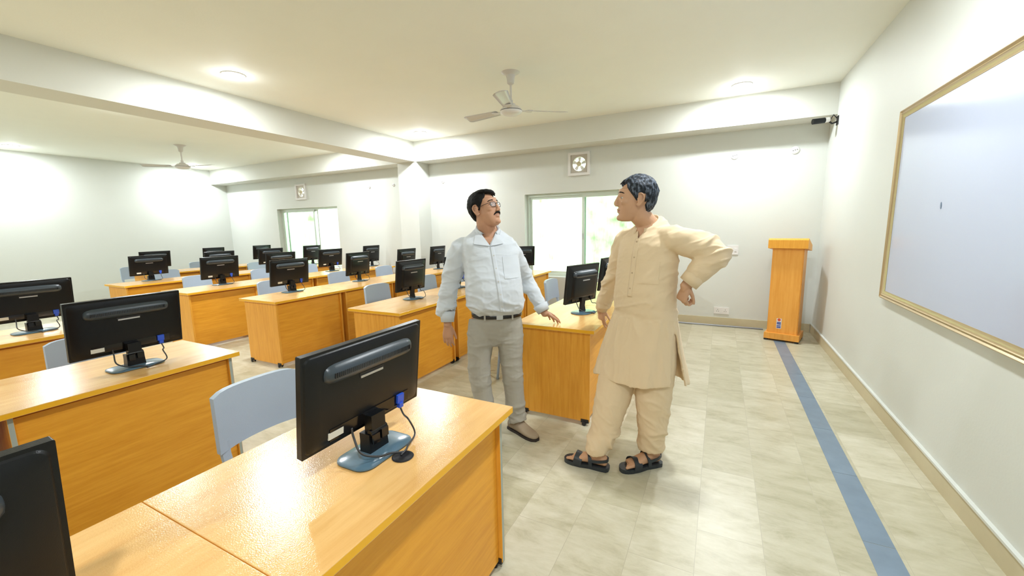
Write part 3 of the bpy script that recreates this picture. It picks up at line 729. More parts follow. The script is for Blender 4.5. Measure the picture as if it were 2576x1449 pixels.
def hand_shape(bm, side, curl, spread=1.0, thumb=(.55, .80, -.25), s=1.0):
    "x towards the fingertips, z = back of the hand, thumb on +y*side"
    def fn(b):
        loft(b, [ell((x, y*side, z), EY, EZ, hw, ht, 16, 2.4) for x, y, z, hw, ht in ((-.03, 0, 0, .026, .019), (0, 0, 0, .027, .018), (.025, .002, 0, .034, .017), (.055, .001, .001, .040, .0145), (.082, 0, .002, .0405, .012), (.094, 0, .0, .036, .009))])
        for k, (y, L0, x0) in enumerate(((.0305, .072, .086), (.0105, .080, .091), (-.0105, .074, .088), (-.0300, .058, .080))):
            p = V((x0-.012, y*side, 0)); ang = 0; pts = [p]; yaw = (1.5-k)*.075*spread*side
            c = curl[k] if isinstance(curl[0], (list, tuple)) else curl
            for sl, a in zip((.016+L0*.42, L0*.32, L0*.26), c):
                ang += a; d = V((math.cos(ang)*math.cos(yaw), math.cos(ang)*math.sin(yaw), -math.sin(ang))); p = p + d*sl; pts.append(p)
            r = (.0095, .0088, .0080, .0068) if k < 3 else (.0085, .0078, .0070, .0060)
            tube(b, pts, r, 10, sub=3, dome=True)
        d = V((thumb[0], thumb[1]*side, thumb[2])).normalized(); p = V((.012, .022*side, -.006))
        tube(b, [p, p+d*.040, p+d*.040+(d+V((.35, 0, -.05))).normalized()*.032, p+d*.040+(d+V((.35, 0, -.05))).normalized()*.032+(d+V((.7, 0, -.1))).normalized()*.024], (.014, .0115, .0098, .0078), 10, sub=3, dome=True)
    return fn
def foot_shape(b, bare=True):
    "x forward, origin on the floor under the ankle"
    tube(b, [(-.005, 0, .16), (-.008, 0, .10), (-.012, 0, .060)], (.038, .036, .036), 14, up=EY)
    loft(b, [ell((x, y, z), EY, EZ, hw, ht, 18, 2.3) for x, y, z, hw, ht in ((-.062, 0, .030, .018, .022), (-.050, 0, .034, .030, .032), (-.02, 0, .042, .033, .040), (.02, 0, .042, .033, .040), (.06, .002, .034, .036, .031), (.10, .003, .025, .042, .022), (.135, .002, .018, .044, .016), (.155, 0, .014, .040, .011))])
    if bare:
        for k in range(5):
            y = .034 - .0172*k; L0 = (.048, .044, .038, .032, .026)[k]; r = (.0125, .0085, .008, .0075, .007)[k]
            tube(b, [(.135-.004*k, y, .014), (.135-.004*k+L0*.6, y*1.02, .015), (.135-.006*k+L0, y*1.02, .011)], (r*.88, r*.86, r*.76), 10, sub=2, dome=True)
def eyes(M, parent, skin, look=0.0):
    for sg in (-1, 1):
        bm = bmesh.new(); ellipsoid(bm, (0, 0, 0), (.0115,)*3, None, 16, 12)
        e = make('eye', bm, M_eye, parent, smooth=True); bpy.context.view_layer.update()
        e.matrix_world = M @ Matrix.Translation((.0745, sg*.031, .0115)) @ Matrix.Rotation(sg*look, 4, 'Z')
        bm = bmesh.new(); ellipsoid(bm, (0, 0, 0), (.0127, .0132, .0127), None, 28, 22)
        bmesh.ops.delete(bm, geom=[q for q in bm.faces if -.0058 < q.calc_center_median().z < .0036 and q.calc_center_median().x > -.002], context='FACES')
        make('eyelid', bm, skin, e, smooth=True)
        bm = bmesh.new(); lathe(bm, [(.0064, .0098), (.0045, .0110), (.001, .0119)], n=14, axis='x'); make('iris', bm, M_iris, e, smooth=True)
        bm = bmesh.new(); tube(bm, [(.0885, sg*.012, .0365), (.0905, sg*.026, .0410), (.0820, sg*.044, .0385), (.072, sg*.054, .033)], (.0030, .0048, .0042, .0018), 8, sub=3, flat=.7)
        bm.transform(M); make('eyebrow', bm, M_hair1, parent, smooth=True, world=True)
def hair_cap(M, parent, m_, seed, front, thick, side_low, nape, ruff=.004, sf=30):
    "closed shell that rises above the skull only inside the hairline"
    bm = bmesh.new(); nu, nv = 120, 84; C = V((-.012, 0, .034)); R3 = (.098, .0785, .087)
    rings = []
    for j in range(1, nv):
        ph = PI*.80*j/nv; ring = []
        for i in range(nu):
            t = 2*PI*i/nu - PI; d = V((math.sin(ph)*math.cos(t), math.sin(ph)*math.sin(t), math.cos(ph)))
            a = abs(t)                                  # 0 = face, pi = nape
            # lowest allowed z (local) at this azimuth
            fz = front + .012*math.sin(6*t+seed)*0.35
            if a < .55: lim = fz + .010*(a/.55)**2*(1)
            elif a < 1.42: lim = fz+.010 + (side_low-fz-.010)*min(1, (a-.55)/.78)**.9
            elif a < 1.95: lim = .030 if a < 1.85 else .0
            else: lim = nape + (.02-nape)*max(0, 1-(a-1.95)/.35)
            z = C.z + R3[2]*d.z
            ins = 1/(1+math.exp(-(z-lim)/.0035))
            q = V((R3[0]*d.x, R3[1]*d.y, R3[2]*d.z))
            top = max(0, d.z)
            th = thick*(.55+.6*top) + ruff*noise.noise(V((q.x*sf, q.y*sf*1.6, q.z*sf))+V((seed, 0, 0))) + ruff*.6*noise.noise(q*sf*3+V((0, seed, 0)))
            if d.z < 0: q = V((R3[0]*d.x*(1-.06*d.z*-1), R3[1]*d.y*(1+.10*d.z), R3[2]*d.z*1.35))
            r = (-.014)*(1-ins) + th*ins
            ring.append(C + q + d*r)
        rings.append(ring)
    loft(bm, rings, cap=True); bm.transform(M)
    return make('hair', bm, m_, parent, smooth=True, world=True)
def cut_v(me, O, f, l, c0, zv, k, fmin):
    "open the throat: drop the faces inside a V below the collar"
    bm = bmesh.new(); bm.from_mesh(me); dl = []
    for sg in (-1, 1):
        near = [q for q in bm.faces if (q.calc_center_median()-O).dot(f) > fmin-.02 and q.calc_center_median().z > zv-.03]
        geo = set(near); [geo.update(q.edges) or geo.update(q.verts) for q in near]
        bmesh.ops.bisect_plane(bm, geom=list(geo), dist=1e-6, plane_co=O+l*c0+V((0, 0, zv)), plane_no=(l*sg-V((0, 0, k))).normalized())
    for fc in bm.faces:
        c = fc.calc_center_median(); q = c-O
        if q.dot(f) > fmin and c.z > zv and abs(q.dot(l)-c0) < (c.z-zv)*k: dl.append(fc)
    bmesh.ops.delete(bm, geom=dl, context='FACES'); bm.to_mesh(me); bm.free(); me.update()
def bvh_of(me): 
    return BVHTree.FromPolygons([v.co.copy() for v in me.vertices], [tuple(p.vertices) for p in me.polygons])
def patch(bvh, corners, d, nu, nv, off, th):
    "thin cloth patch projected along d on to a garment; corners (p00, p10, p11, p01)"
    d = V(d).normalized(); bm = bmesh.new(); gr = []
    for j in range(nv+1):
        row = []
        for i in range(nu+1):
            u, v = i/nu, j/nv; p = corners[0]*(1-u)*(1-v)+corners[1]*u*(1-v)+corners[2]*u*v+corners[3]*(1-u)*v
            h = bvh.ray_cast(p - d*.5, d); q = h[0] if h[0] is not None else bvh.find_nearest(p)[0]
            row.append(q)
        gr.append(row)
    top = [[bm.verts.new(q - d*(off+th)) for q in r] for r in gr]; bot = [[bm.verts.new(q + d*.002) for q in r] for r in gr]
    for j in range(nv):
        for i in range(nu):
            bm.faces.new((top[j][i], top[j][i+1], top[j+1][i+1], top[j+1][i])); bm.faces.new((bot[j][i], bot[j+1][i], bot[j+1][i+1], bot[j][i+1]))
    b = [(j, 0) for j in range(nv+1)]+[(nv, i) for i in range(1, nu+1)]+[(j, nu) for j in range(nv-1, -1, -1)]+[(0, i) for i in range(nu-1, 0, -1)]
    for k in range(len(b)):
        a, c = b[k], b[(k+1) % len(b)]; bm.faces.new((top[a[0]][a[1]], bot[a[0]][a[1]], bot[c[0]][c[1]], top[c[0]][c[1]]))
    return bm
def folds(p, amt, s1=(6, 6, 14), s2=(16, 16, 30), o=0.0):
    a = N3(p, s1, o); b = N3(p, s2, o+5); c = N3(p, s1, o+31)
    r = max(0, 1-abs(a)*3.2)**1.6; r2 = max(0, 1-abs(b)*3.0)**1.5
    m_ = max(0, min(1, .55+1.6*c))
    return amt*(1.25*r*m_ + .35*r2 - .35)
def torso(bm, O, l, f, secs, p=2.3, n=40, tilt=None):
    if tilt:
        rr = [ell(V((O.x, O.y, 0)) + f*s[3] + l*s[4] + V((0, 0, s[0])), l, f, s[1], s[2], n, p) for s in secs]
        for s, ring in zip(secs, rr):
            k = tilt(s[0])
            for q in ring: q.z -= k*((q-V((O.x, O.y, 0))-l*s[4]-f*s[3]).dot(f))
        loft(bm, rr); return
    _torso(bm, O, l, f, secs, p, n)
def _torso(bm, O, l, f, secs, p=2.3, n=40):
    "secs: (z, half width, half depth, forward offset, lateral offset)"
    loft(bm, [ell(V((O.x, O.y, 0)) + f*s[3] + l*s[4] + V((0, 0, s[0])), l, f, s[1], s[2], n, p) for s in secs])
def skull(M, parent): pass

# ---------------- the person in the white shirt
def person_white():
    f = V((.60, -.80, 0)).normalized(); l = V((.80, .60, 0))
    O = V((-1.415, 2.53, 0))
    r = empty('person', (O.x, O.y, 0)); tag(r, 'person in a white shirt and grey trousers with glasses, one hand on the desk', 'person')
    hc = V((-1.474, 2.50, 1.618)); fd = V((1, -.10, .24)); HM = frame(hc, fd, (0, 0, 1)) @ Matrix.Scale(1.06, 4)
    rsh, rel, rwr = on(1158, 628, 1, 2.44), on(1130, 722, 1, 2.40), on(1126, 812, 1, 2.36)
    lsh, lel, lwr = on(1281, 628, 1, 2.62), on(1322, 700, 1, 2.80), on(1368, 784, 2, .865)
    tip = on(1410, 806, 2, .762)
    rhip, lhip = V((-1.505, 2.47, .86)), V((-1.345, 2.58, .86))
    rkn, lkn = V((-1.51, 2.42, .48)), V((-1.31, 2.55, .48))
    ran, lan = V((-1.46, 2.42, .09)), V((-1.275, 2.545, .09))
    # body: one continuous skin surface, clothes lie over it
    bm = bmesh.new(); xf(bm, lambda b: head_shape(b, 1.10), HM)
    tube(bm, [HM @ V((-.012, 0, -.03)), HM @ V((-.020, 0, -.080)), V((-1.470, 2.535, 1.47)), V((-1.46, 2.54, 1.38))], (.058, .060, .066, .09), 20, sub=2)
    torso(bm, O, l, f, [(.84, .13, .10, 0, 0), (1.0, .155, .13, .02, 0), (1.2, .16, .12, .01, -.02), (1.36, .15, .09, 0, -.035), (1.43, .10, .07, -.01, -.045)])
    rd = V((.03, -.06, -1)); ld = (tip-lwr)
    tube(bm, [rsh, rel, rwr, rwr+rd*.02], (.050, .042, .029, .027), 14, sub=4); tube(bm, [lsh, lel, lwr, lwr+ld.normalized()*.02], (.050, .042, .029, .026), 14, sub=4)
    xf(bm, hand_shape(None, 1, (.22, .35, .30), .5, (.88, .40, -.28)), frame(rwr+V((0, -.002, -.02)), rd, (.30, -.95, 0)))
    xf(bm, hand_shape(None, -1, (.22, .18, .18), 1.6, (.62, .72, -.28)), frame(lwr+ld.normalized()*.015, ld, (0, 0, 1)))
    for hp, kn, an, dd in ((rhip, rkn, ran, (.75, -.65, 0)), (lhip, lkn, lan, (.93, -.36, 0))):
        tube(bm, [hp, kn, an], (.075, .05, .036), 14, sub=4); xf(bm, lambda b: foot_shape(b, False), frame((an.x, an.y, .012), dd, EZ) @ Matrix.Scale(1.02, 4))
    me = remesh(bm, .0042, 3); displace(me, socket_disp(HM))
    body = put('body', me, [M_skin1, M_lip], r)
    Mi = HM.inverted() @ r.matrix_world
    lips(body, Mi)
    eyes(HM, r, M_skin1)
    hair_cap(HM, r, M_hair1, 2.0, .088, .013, .004, -.072)
    # quiff over the forehead
    bm = bmesh.new(); tube(bm, [(.02, -.05, .108), (.055, -.035, .106), (.078, -.006, .098), (.082, .025, .088)], (.014, .020, .019, .010), 14, sub=4, dome=True, flat=.8); tube(bm, [(.01, .03, .115), (.05, .04, .104), (.066, .05, .084)], (.014, .016, .008), 12, sub=4, dome=True, flat=.8)
    bm.transform(HM); me = remesh(bm, .004, 2); displace(me, lambda p, n: .0022*noise.noise(p*95)); put('fringe', me, M_hair1, r)
    # moustache
    bm = bmesh.new()
    for s in (-1, 1): tube(bm, [(.1035, 0, -.040), (.101, s*.012, -.0405), (.092, s*.026, -.048), (.084, s*.032, -.057)], (.0045, .0065, .0055, .0025), 10, sub=4, flat=.8)
    bm.transform(HM); me = remesh(bm, .0022, 1); displace(me, lambda p, n: .0012*noise.noise(p*260)); put('moustache', me, M_hair1, r)
    # glasses
    g = bmesh.new()
    for s in (-1, 1):
        o_ = roundrect(.044, .029, .010, 4); tube(g, [(.1005-.10*abs(s*.033+a*.9)*0-.25*max(0, abs(s*.032+a)-.02), s*.032+a, .011+b) for a, b in o_]+[(.1005-.25*max(0, abs(s*.032+o_[0][0])-.02), s*.032+o_[0][0], .011+o_[0][1])], .0020, 6, up=EX)
        tube(g, [(.0925, s*.054, .020), (.080, s*.068, .020), (.03, s*.078, .014), (-.01, s*.083, .010)], .0018, 6, up=EZ)
    tube(g, [(.1035, -.011, .016), (.106, 0, .018), (.1035, .011, .016)], .0014, 6)
    g.transform(HM); gl = make('glasses', g, mat('glasses_frame', (.02, .014, .012), .3, metal=.3), r, smooth=True, world=True)
    for s in (-1, 1):
        g = bmesh.new(); o_ = roundrect(.042, .027, .009, 4); loft(g, [[V((.1005+dx-.25*max(0, abs(s*.032+a)-.02), s*.032+a, .011+b)) for a, b in o_] for dx in (-.0004, .0004)]); g.transform(HM); make('lens', g, mat('lens_clear', (.9, .9, .95), .05, alpha=.16), gl, world=True)
    # shirt
    bm = bmesh.new()
    torso(bm, O, l, f, [(.875, .155, .12, .0, 0), (.905, .185, .150, .015, 0), (.935, .200, .172, .024, -.008), (1.0, .205, .182, .034, -.015), (1.08, .203, .178, .034, -.02), (1.17, .200, .160, .022, -.025), (1.26, .198, .142, .008, -.03), (1.33, .196, .128, 0, -.034), (1.385, .190, .112, -.006, -.038), (1.425, .165, .092, -.008, -.042), (1.452, .125, .078, -.010, -.046), (1.475, .088, .070, -.012, -.048)], tilt=lambda z: max(0, min(.62, (z-1.38)*6.5)))
    tube(bm, [rsh+V((.08, .04, .035)), rsh, rsh.lerp(rel, .5), rel, rel.lerp(rwr, .40), rel.lerp(rwr, .66)+V((-.018, 0, 0)), rel.lerp(rwr, .78)], (.060, .076, .072, .066, .060, .078, .046), 20, sub=3)
    tube(bm, [lsh-V((.08, .06, -.035)), lsh, lsh.lerp(lel, .5), lel, lel.lerp(lwr, .5), lel.lerp(lwr, .80), lel.lerp(lwr, .85)], (.060, .076, .070, .062, .054, .050, .040), 20, sub=3)
    me = remesh(bm, .0065, 5)
    def fn(p, n):
        a = .0085
        d = (p-rel).length; d2 = (p-lel).length; near = math.exp(-(d/.13)**2)+math.exp(-(d2/.13)**2)
        low = math.exp(-((p.z-.94)/.07)**2)
        v = folds(p, a*(.55+1.3*near+.9*low), (5, 5, 11), (13, 13, 26), 1.3)
        q = p-rsh; v += .0035*math.exp(-((p-rsh).length/.14)**2)*math.sin(60*(q.z+.7*q.x)) + .003*math.exp(-((p-lsh).length/.14)**2)*math.sin(60*(q.z-.7*q.x))
        return v
    displace(me, fn); bv = bvh_of(me); cut_v(me, O, f, l, -.050, 1.378, .62, .02); shirt = put('shirt', me, M_shirt, r)
    Pf = lambda a, z, dd=.2: O + f*dd + l*a + V((0, 0, z))
    make('placket', patch(bv, (Pf(-.005, .93), Pf(.028, .93), Pf(-.024, 1.378), Pf(-.052, 1.378)), -f, 3, 40, .0005, .002), M_shirt, shirt, smooth=True, world=True)
    make('pocket', patch(bv, (Pf(.035, 1.155), Pf(.145, 1.155), Pf(.14, 1.30), Pf(.03, 1.30)), -f, 10, 12, .001, .0025), M_shirt, shirt, auto=40, world=True)
    for k in range(6):
        t = k/5; p = Pf(.011-.052*t*.95, .97+.085*k); h = bv.ray_cast(p+f*.3, -f)
        if h[0]: bm = bmesh.new(); lathe(bm, [(.0052, 0), (.0052, .002), (.001, .0022)], n=12, axis='x'); bm.transform(frame(h[0]+f*.0025, f, EZ)); make('button', bm, M_btn, shirt, world=True)
    # collar: stand + two leaves
    nc = V((-1.468, 2.525, 0))
    bm = bmesh.new(); n = 30; A, B, C2, D2_ = [], [], [], []
    for k in range(n+1):
        t = -PI+.66 + (2*PI-1.32)*k/n + 0; dr = f*math.cos(t+PI)*1 + l*math.sin(t+PI)        # open at the front
        dr = -f*math.cos(t) - l*math.sin(t); ff = (1+math.cos(t+0))/2                       # 0 at front, 1 at nape
        zb = 1.425+.070*ff; rr = .076
        A.append(nc+dr*rr*1.04+V((0, 0, zb))); B.append(nc+dr*(rr*.92)+V((0, 0, zb+.030+.012*ff)))
        fr = 1-ff; fl = 0
        C2.append(nc+dr*(rr*.92+.012)+V((0, 0, zb+.033+.012*ff))); D2_.append(nc+dr*(rr+.020)+V((0, 0, zb+.008)))
    for ra, rb in ((A, B), (B, C2), (C2, D2_)):
        va = [bm.verts.new(p) for p in ra]; vb = [bm.verts.new(p) for p in rb]
        for k in range(n): bm.faces.new((va[k], va[k+1], vb[k+1], vb[k]))
    bmesh.ops.remove_doubles(bm, verts=bm.verts[:], dist=1e-5)
    co = make('collar', bm, M_shirt, shirt, auto=60, world=True); md = co.modifiers.new('s', 'SOLIDIFY'); md.thickness = .003
    c0 = -.050
    for s in (-1, 1):
        k_ = 1.0 if s < 0 else .85
        Q = [Pf(c0+s*.004, 1.374, .16), Pf(c0+s*.108*k_, 1.388, .14), Pf(c0+s*.090*k_, 1.446, .06), Pf(c0+s*.052, 1.458, .07)]
        make('collar_point', patch(bv, Q, -f, 10, 8, .007, .003), M_shirt, shirt, auto=50, world=True)
    for (a, b, nm) in ((rel.lerp(rwr, .68)+V((-.006, 0, 0)), rwr+V((0, 0, .006)), 'cuff'), (lel.lerp(lwr, .80), lel.lerp(lwr, 1.0), 'cuff')):
        bm = bmesh.new(); R = tube(bm, [a, b], (.058, .046), 24); bmesh.ops.delete(bm, geom=[ff_ for ff_ in bm.faces if len(ff_.verts) > 4], context='FACES_ONLY')
        c_ = make(nm, bm, M_shirt, shirt, auto=50, world=True); md = c_.modifiers.new('s', 'SOLIDIFY'); md.thickness = .003
    # trousers
    bm = bmesh.new(); torso(bm, O, l, f, [(.905, .168, .135, .0, 0), (.87, .172, .138, .0, 0), (.80, .178, .135, -.004, 0), (.72, .175, .115, -.005, 0), (.66, .12, .08, -.005, 0)])
    for hp, kn, an, sg in ((rhip, rkn, ran, -1), (lhip, lkn, lan, 1)):
        tube(bm, [hp+V((0, 0, -.02)), hp.lerp(kn, .35), kn, kn.lerp(an, .5), an+V((.0, 0, .04)), an+V((.012, -.004, -.012))], (.095, .100, .080, .072, .068, .070), 22, sub=4)
    me = remesh(bm, .0065, 5)
    def fn(p, n):
        cr = math.exp(-((p.z-.70)/.09)**2); kn_ = math.exp(-((p.z-.46)/.10)**2); hm = math.exp(-((p.z-.13)/.07)**2)
        return folds(p, .006*(.5+.8*cr+.7*kn_+2.2*hm), (4, 4, 12), (11, 11, 28), 9.1)
    displace(me, fn); bv = bvh_of(me); tr = put('trousers', me, M_trouser, r)
    # belt
    bm = bmesh.new(); n = 48; rg = []
    for z0_, q in ((.872, 1.0), (.902, 1.0)):
        rg.append([p - V((0, 0, .0)) for p in ell(V((O.x, O.y, z0_)), l, f, .178, .145, n, 2.3)])
    loft(bm, rg, cap=False); be = make('belt', bm, M_belt, r, smooth=True, world=True); md = be.modifiers.new('s', 'SOLIDIFY'); md.thickness = .004; md.offset = 1
    bm = bmesh.new(); box(bm, .146, .153, -.022, .022, .868, .906); bm.transform(frame(V((O.x, O.y, 0)), f, EZ)); make('buckle', bm, M_silver, be, world=True, bevel=.002)
    for s in (-.10, .09):
        bm = bmesh.new(); h = f*.0; c = V((O.x, O.y, 0))+l*s+f*(.145*(1-(abs(s)/.178)**2.3)**(1/2.3)); box(bm, -.001, .007, -.006, .006, .862, .912); bm.transform(frame(c, f+l*s*3, EZ)); make('belt_loop', bm, M_trouser, tr, world=True, bevel=.001)
    # shoes
    for an, dd in ((ran, (.75, -.65, 0)), (lan, (.93, -.36, 0))):
        Mf = frame((an.x, an.y, 0), dd, EZ)
        bm = bmesh.new(); secs = ((-.085, 0, .018), (-.075, 0, .034), (-.03, 0, .040), (.03, .0, .040), (.09, .002, .047), (.14, .002, .049), (.185, 0, .040), (.212, 0, .018))
        loft(bm, [[V((x, y+a*w_, z)) for a, z in ((-1, 0), (1, 0), (1.02, .016), (-1.02, .016))] for x, y, w_ in secs]); so = make('shoe_sole', (bm.transform(Mf), bm)[1], M_sole, r, world=True, bevel=.003, auto=50)
        bm = bmesh.new(); loft(bm, [ell((x, 0, z), EY, EZ, w_, h_, 20, 2.4) for x, z, w_, h_ in ((-.080, .040, .020, .025), (-.068, .045, .036, .036), (-.03, .055, .042, .046), (.02, .058, .042, .050), (.06, .046, .044, .036), (.11, .036, .046, .026), (.16, .030, .044, .020), (.195, .026, .032, .014), (.208, .024, .014, .008))])
        tube(bm, [(-.01, 0, .06), (-.008, 0, .10)], (.046, .044), 16)
        bm.transform(Mf); me = remesh(bm, .005, 4); put('shoe', me, M_shoe, r)
def lips(body, Mi):
    me = body.data
    n = len(me.polygons); c = np.empty(n*3, np.float32); me.polygons.foreach_get('center', c); c = c.reshape(-1, 3)
    A = np.array(Mi); q = c @ A[:3, :3].T + A[:3, 3]
    msk = (q[:, 0] > .078) & (((q[:, 1]/.025)**2 + ((q[:, 2]+.0585)/.0095)**2) < 1)
    me.polygons.foreach_set('material_index', msk.astype(np.int32)); me.update()

# ---------------- the person in the beige kurta
def person_kurta():
    f = V((-.46, -.888, 0)).normalized(); l = V((.888, -.46, 0)).normalized()
    O = V((-.385, 2.55, 0))
    r = empty('person', (O.x, O.y, 0)); tag(r, 'person in a beige kurta and loose trousers, hand on hip, wearing black sandals', 'person')
    hc = V((-.450, 2.50, 1.640)); fd = V((-.93, -.34, .02)); HM = frame(hc, fd, (.0, 0, 1)) @ Matrix.Scale(1.05, 4)
    rsh, rel, rwr = V((-.530, 2.64, 1.395)), V((-.640, 2.78, 1.13)), V((-.755, 2.93, .890))
    lsh, lel, lwr = V((-.215, 2.47, 1.41)), V((-.012, 2.46, 1.345)), V((-.150, 2.44, 1.165))
    rhip, lhip = V((-.475, 2.595, .88)), V((-.295, 2.505, .88))
    rkn, lkn = V((-.545, 2.47, .47)), V((-.315, 2.49, .47))
    ran, lan = V((-.615, 2.335, .09)), V((-.320, 2.495, .09))
    dr_, dl_ = V((-1, .02, 0)), V((-.75, -.66, 0))
    bm = bmesh.new(); xf(bm, lambda b: head_shape(b, 1.0), HM)
    tube(bm, [HM @ V((-.012, 0, -.03)), HM @ V((-.022, 0, -.085)), V((-.395, 2.55, 1.51)), V((-.385, 2.56, 1.40))], (.054, .056, .062, .09), 20, sub=2)
    torso(bm, O, l, f, [(.84, .13, .10, 0, 0), (1.0, .14, .11, .01, 0), (1.2, .15, .11, 0, 0), (1.36, .15, .09, -.01, 0), (1.43, .10, .07, -.01, 0)])
    rd = V((.02, .01, -1)); ld = V((-.30, .02, -.95))
    tube(bm, [rsh, rel, rwr, rwr+rd*.02], (.048, .040, .029, .026), 14, sub=4); tube(bm, [lsh, lel, lwr, lwr+ld*.02], (.048, .042, .031, .027), 14, sub=4)
    xf(bm, hand_shape(None, 1, ((.25, .25, .2), (.2, .3, .2), (.7, 1.0, .6), (.8, 1.1, .6)), .8, (.75, .5, -.35)), frame(rwr+rd*.005, (.02, .05, -1), (-.55, -.83, 0)) @ Matrix.Scale(.86, 4))
    xf(bm, hand_shape(None, 1, (.9, 1.3, .9), .6, (.70, .25, -.65)), frame(lwr+ld*.01, ld, (-.62, -.70, .2)) @ Matrix.Scale(.95, 4))
    for hp, kn, an, dd in ((rhip, rkn, ran, dr_), (lhip, lkn, lan, dl_)):
        tube(bm, [hp, kn, an], (.07, .048, .036), 14, sub=4); xf(bm, lambda b: foot_shape(b, True), frame((an.x, an.y, .026), dd, EZ) @ Matrix.Scale(1.0, 4))
    me = remesh(bm, .0042, 3); displace(me, socket_disp(HM)); body = put('body', me, [M_skin2, M_lip], r); lips(body, HM.inverted() @ r.matrix_world)
    eyes(HM, r, M_skin2)
    hair_cap(HM, r, M_hair2, 5.0, .078, .017, .004, -.070, .005)
    bm = bmesh.new(); tube(bm, [(.03, .03, .105), (.06, .02, .102), (.084, .0, .088)], (.014, .016, .006), 12, sub=4, dome=True, flat=.7); bm.transform(HM); me = remesh(bm, .004, 2); put('fringe', me, M_hair2, r)
    # kurta: torso, sleeves and skirt with side slits
    bm = bmesh.new()
    secs = [(.91, .200, .142, .008, .0), (.96, .198, .140, .008, 0), (1.04, .192, .142, .014, 0), (1.12, .190, .140, .014, 0), (1.22, .190, .130, .006, 0), (1.31, .190, .120, 0, 0), (1.39, .186, .108, -.004, 0), (1.44, .165, .092, -.006, 0), (1.475, .130, .080, -.010, 0), (1.50, .095, .072, -.012, 0), (1.512, .080, .068, -.012, 0)]
    torso(bm, O, l, f, secs, tilt=lambda z: max(0, min(.60, (z-1.42)*7)))
    def panel(sg, a_max, zlow, spread, lift):
        rings = []
        for k in range(12):
            t = k/11; z = .97 + (zlow-.97)*t; hw = .198 + spread*t; hd = .142+.045*t; ring = []
            O2 = V((O.x, O.y, z)) + f*(.008+lift*t) - l*(.062*t if sg > 0 else -.045*t)
            m_ = 26
            outer, inner = [], []
            for q in range(m_+1):
                am = a_max+.14*(1-t)+.16*max(0, 1-4*t); a = -am+2*am*q/m_; wob = 1+.030*t*math.sin(9*a+sg*1.3)+.018*t*math.sin(17*a)
                c, s = math.cos(a), math.sin(a)
                zz = V((0, 0, .010*t*t*math.sin(4*a+3.0) - .045*t*t*max(0, -s)**2*(sg > 0)))
                outer.append(O2 + f*sg*c*hd*wob + l*s*hw*wob + zz); inner.append(O2 + f*sg*c*(hd*wob-.017) + l*s*(hw*wob-.017) + zz)
            rings.append(outer+inner[::-1])
        loft(bm, rings)
    panel(1, 1.50, .560, .085, .03); panel(-1, 1.44, .550, .030, -.03)
    tube(bm, [rsh-l*-.05+V((0, 0, .01)), rsh, rsh.lerp(rel, .5), rel, rel.lerp(rwr, .5), rel.lerp(rwr, .80), rel.lerp(rwr, .86)], (.070, .074, .066, .062, .056, .054, .042), 20, sub=3)
    tube(bm, [lsh-l*.11+V((0, 0, .025)), lsh, lsh.lerp(lel, .5), lel+V((0, 0, -.005)), lel.lerp(lwr, .45), lel.lerp(lwr, .72), lel.lerp(lwr, .80)], (.055, .078, .077, .068, .072, .060, .045), 22, sub=3)
    me = remesh(bm, .0065, 4)
    def fn(p, n):
        d = (p-rel).length; d2 = (p-lel).length; near = math.exp(-(d/.12)**2)+1.3*math.exp(-(d2/.13)**2)
        q = p-O; la = q.dot(l)
        if p.z > .95: v = folds(V((la*1.0+.9*p.z, q.dot(f), p.z-.5*la)), .010*(.55+1.0*near), (4, 4, 13), (10, 10, 28), 3.7)
        else: v = folds(V((la, q.dot(f), p.z)), .007, (12, 12, 1.8), (26, 26, 4), 3.7)
        w_ = math.exp(-((p-lsh).length/.16)**2); v += .004*w_*math.sin(55*(p.z-.6*la)); v += .004*math.exp(-((p.z-.97)/.05)**2)*math.sin(40*(p.z*1.6+.25*la))*.6
        return v
    displace(me, fn); bv = bvh_of(me); cut_v(me, O, f, l, 0, 1.415, .42, .02); ku = put('kurta', me, M_kurta, r)
    Pf = lambda a, z, dd=.2: O + f*dd + l*a + V((0, 0, z))
    make('placket', patch(bv, (Pf(-.017, 1.08), Pf(.017, 1.08), Pf(.017, 1.418), Pf(-.017, 1.418)), -f, 3, 30, .0005, .002), M_kurta, ku, smooth=True, world=True)
    make('pocket', patch(bv, (Pf(.045, 1.165), Pf(.155, 1.165), Pf(.15, 1.29), Pf(.04, 1.29)), -f, 10, 12, .001, .0025), M_kurta, ku, auto=40, world=True)
    for k in range(4):
        p = Pf(0, 1.13+.09*k); h = bv.ray_cast(p+f*.3, -f)
        if h[0]: bm = bmesh.new(); lathe(bm, [(.005, 0), (.005, .002), (.001, .0022)], n=12, axis='x'); bm.transform(frame(h[0]+f*.0025, f, EZ)); make('button', bm, mat('beige_button', (.5, .38, .24), .4), ku, world=True)
    # stand collar, open at the throat
    bm = bmesh.new(); n = 30; nc = V((-.392, 2.556, 0)); A, B = [], []
    for k in range(n+1):
        t = -PI+.40+(2*PI-.80)*k/n; d_ = -f*math.cos(t)-l*math.sin(t); ff = (1+math.cos(t))/2
        zb = 1.452+.080*ff; A.append(nc+d_*.080+V((0, 0, zb-.014))); B.append(nc+d_*.0655+V((0, 0, zb+.024)))
    va = [bm.verts.new(p) for p in A]; vb = [bm.verts.new(p) for p in B]
    for k in range(n): bm.faces.new((va[k], va[k+1], vb[k+1], vb[k]))
    co = make('collar', bm, M_kurta, ku, auto=60, world=True); md = co.modifiers.new('s', 'SOLIDIFY'); md.thickness = .004
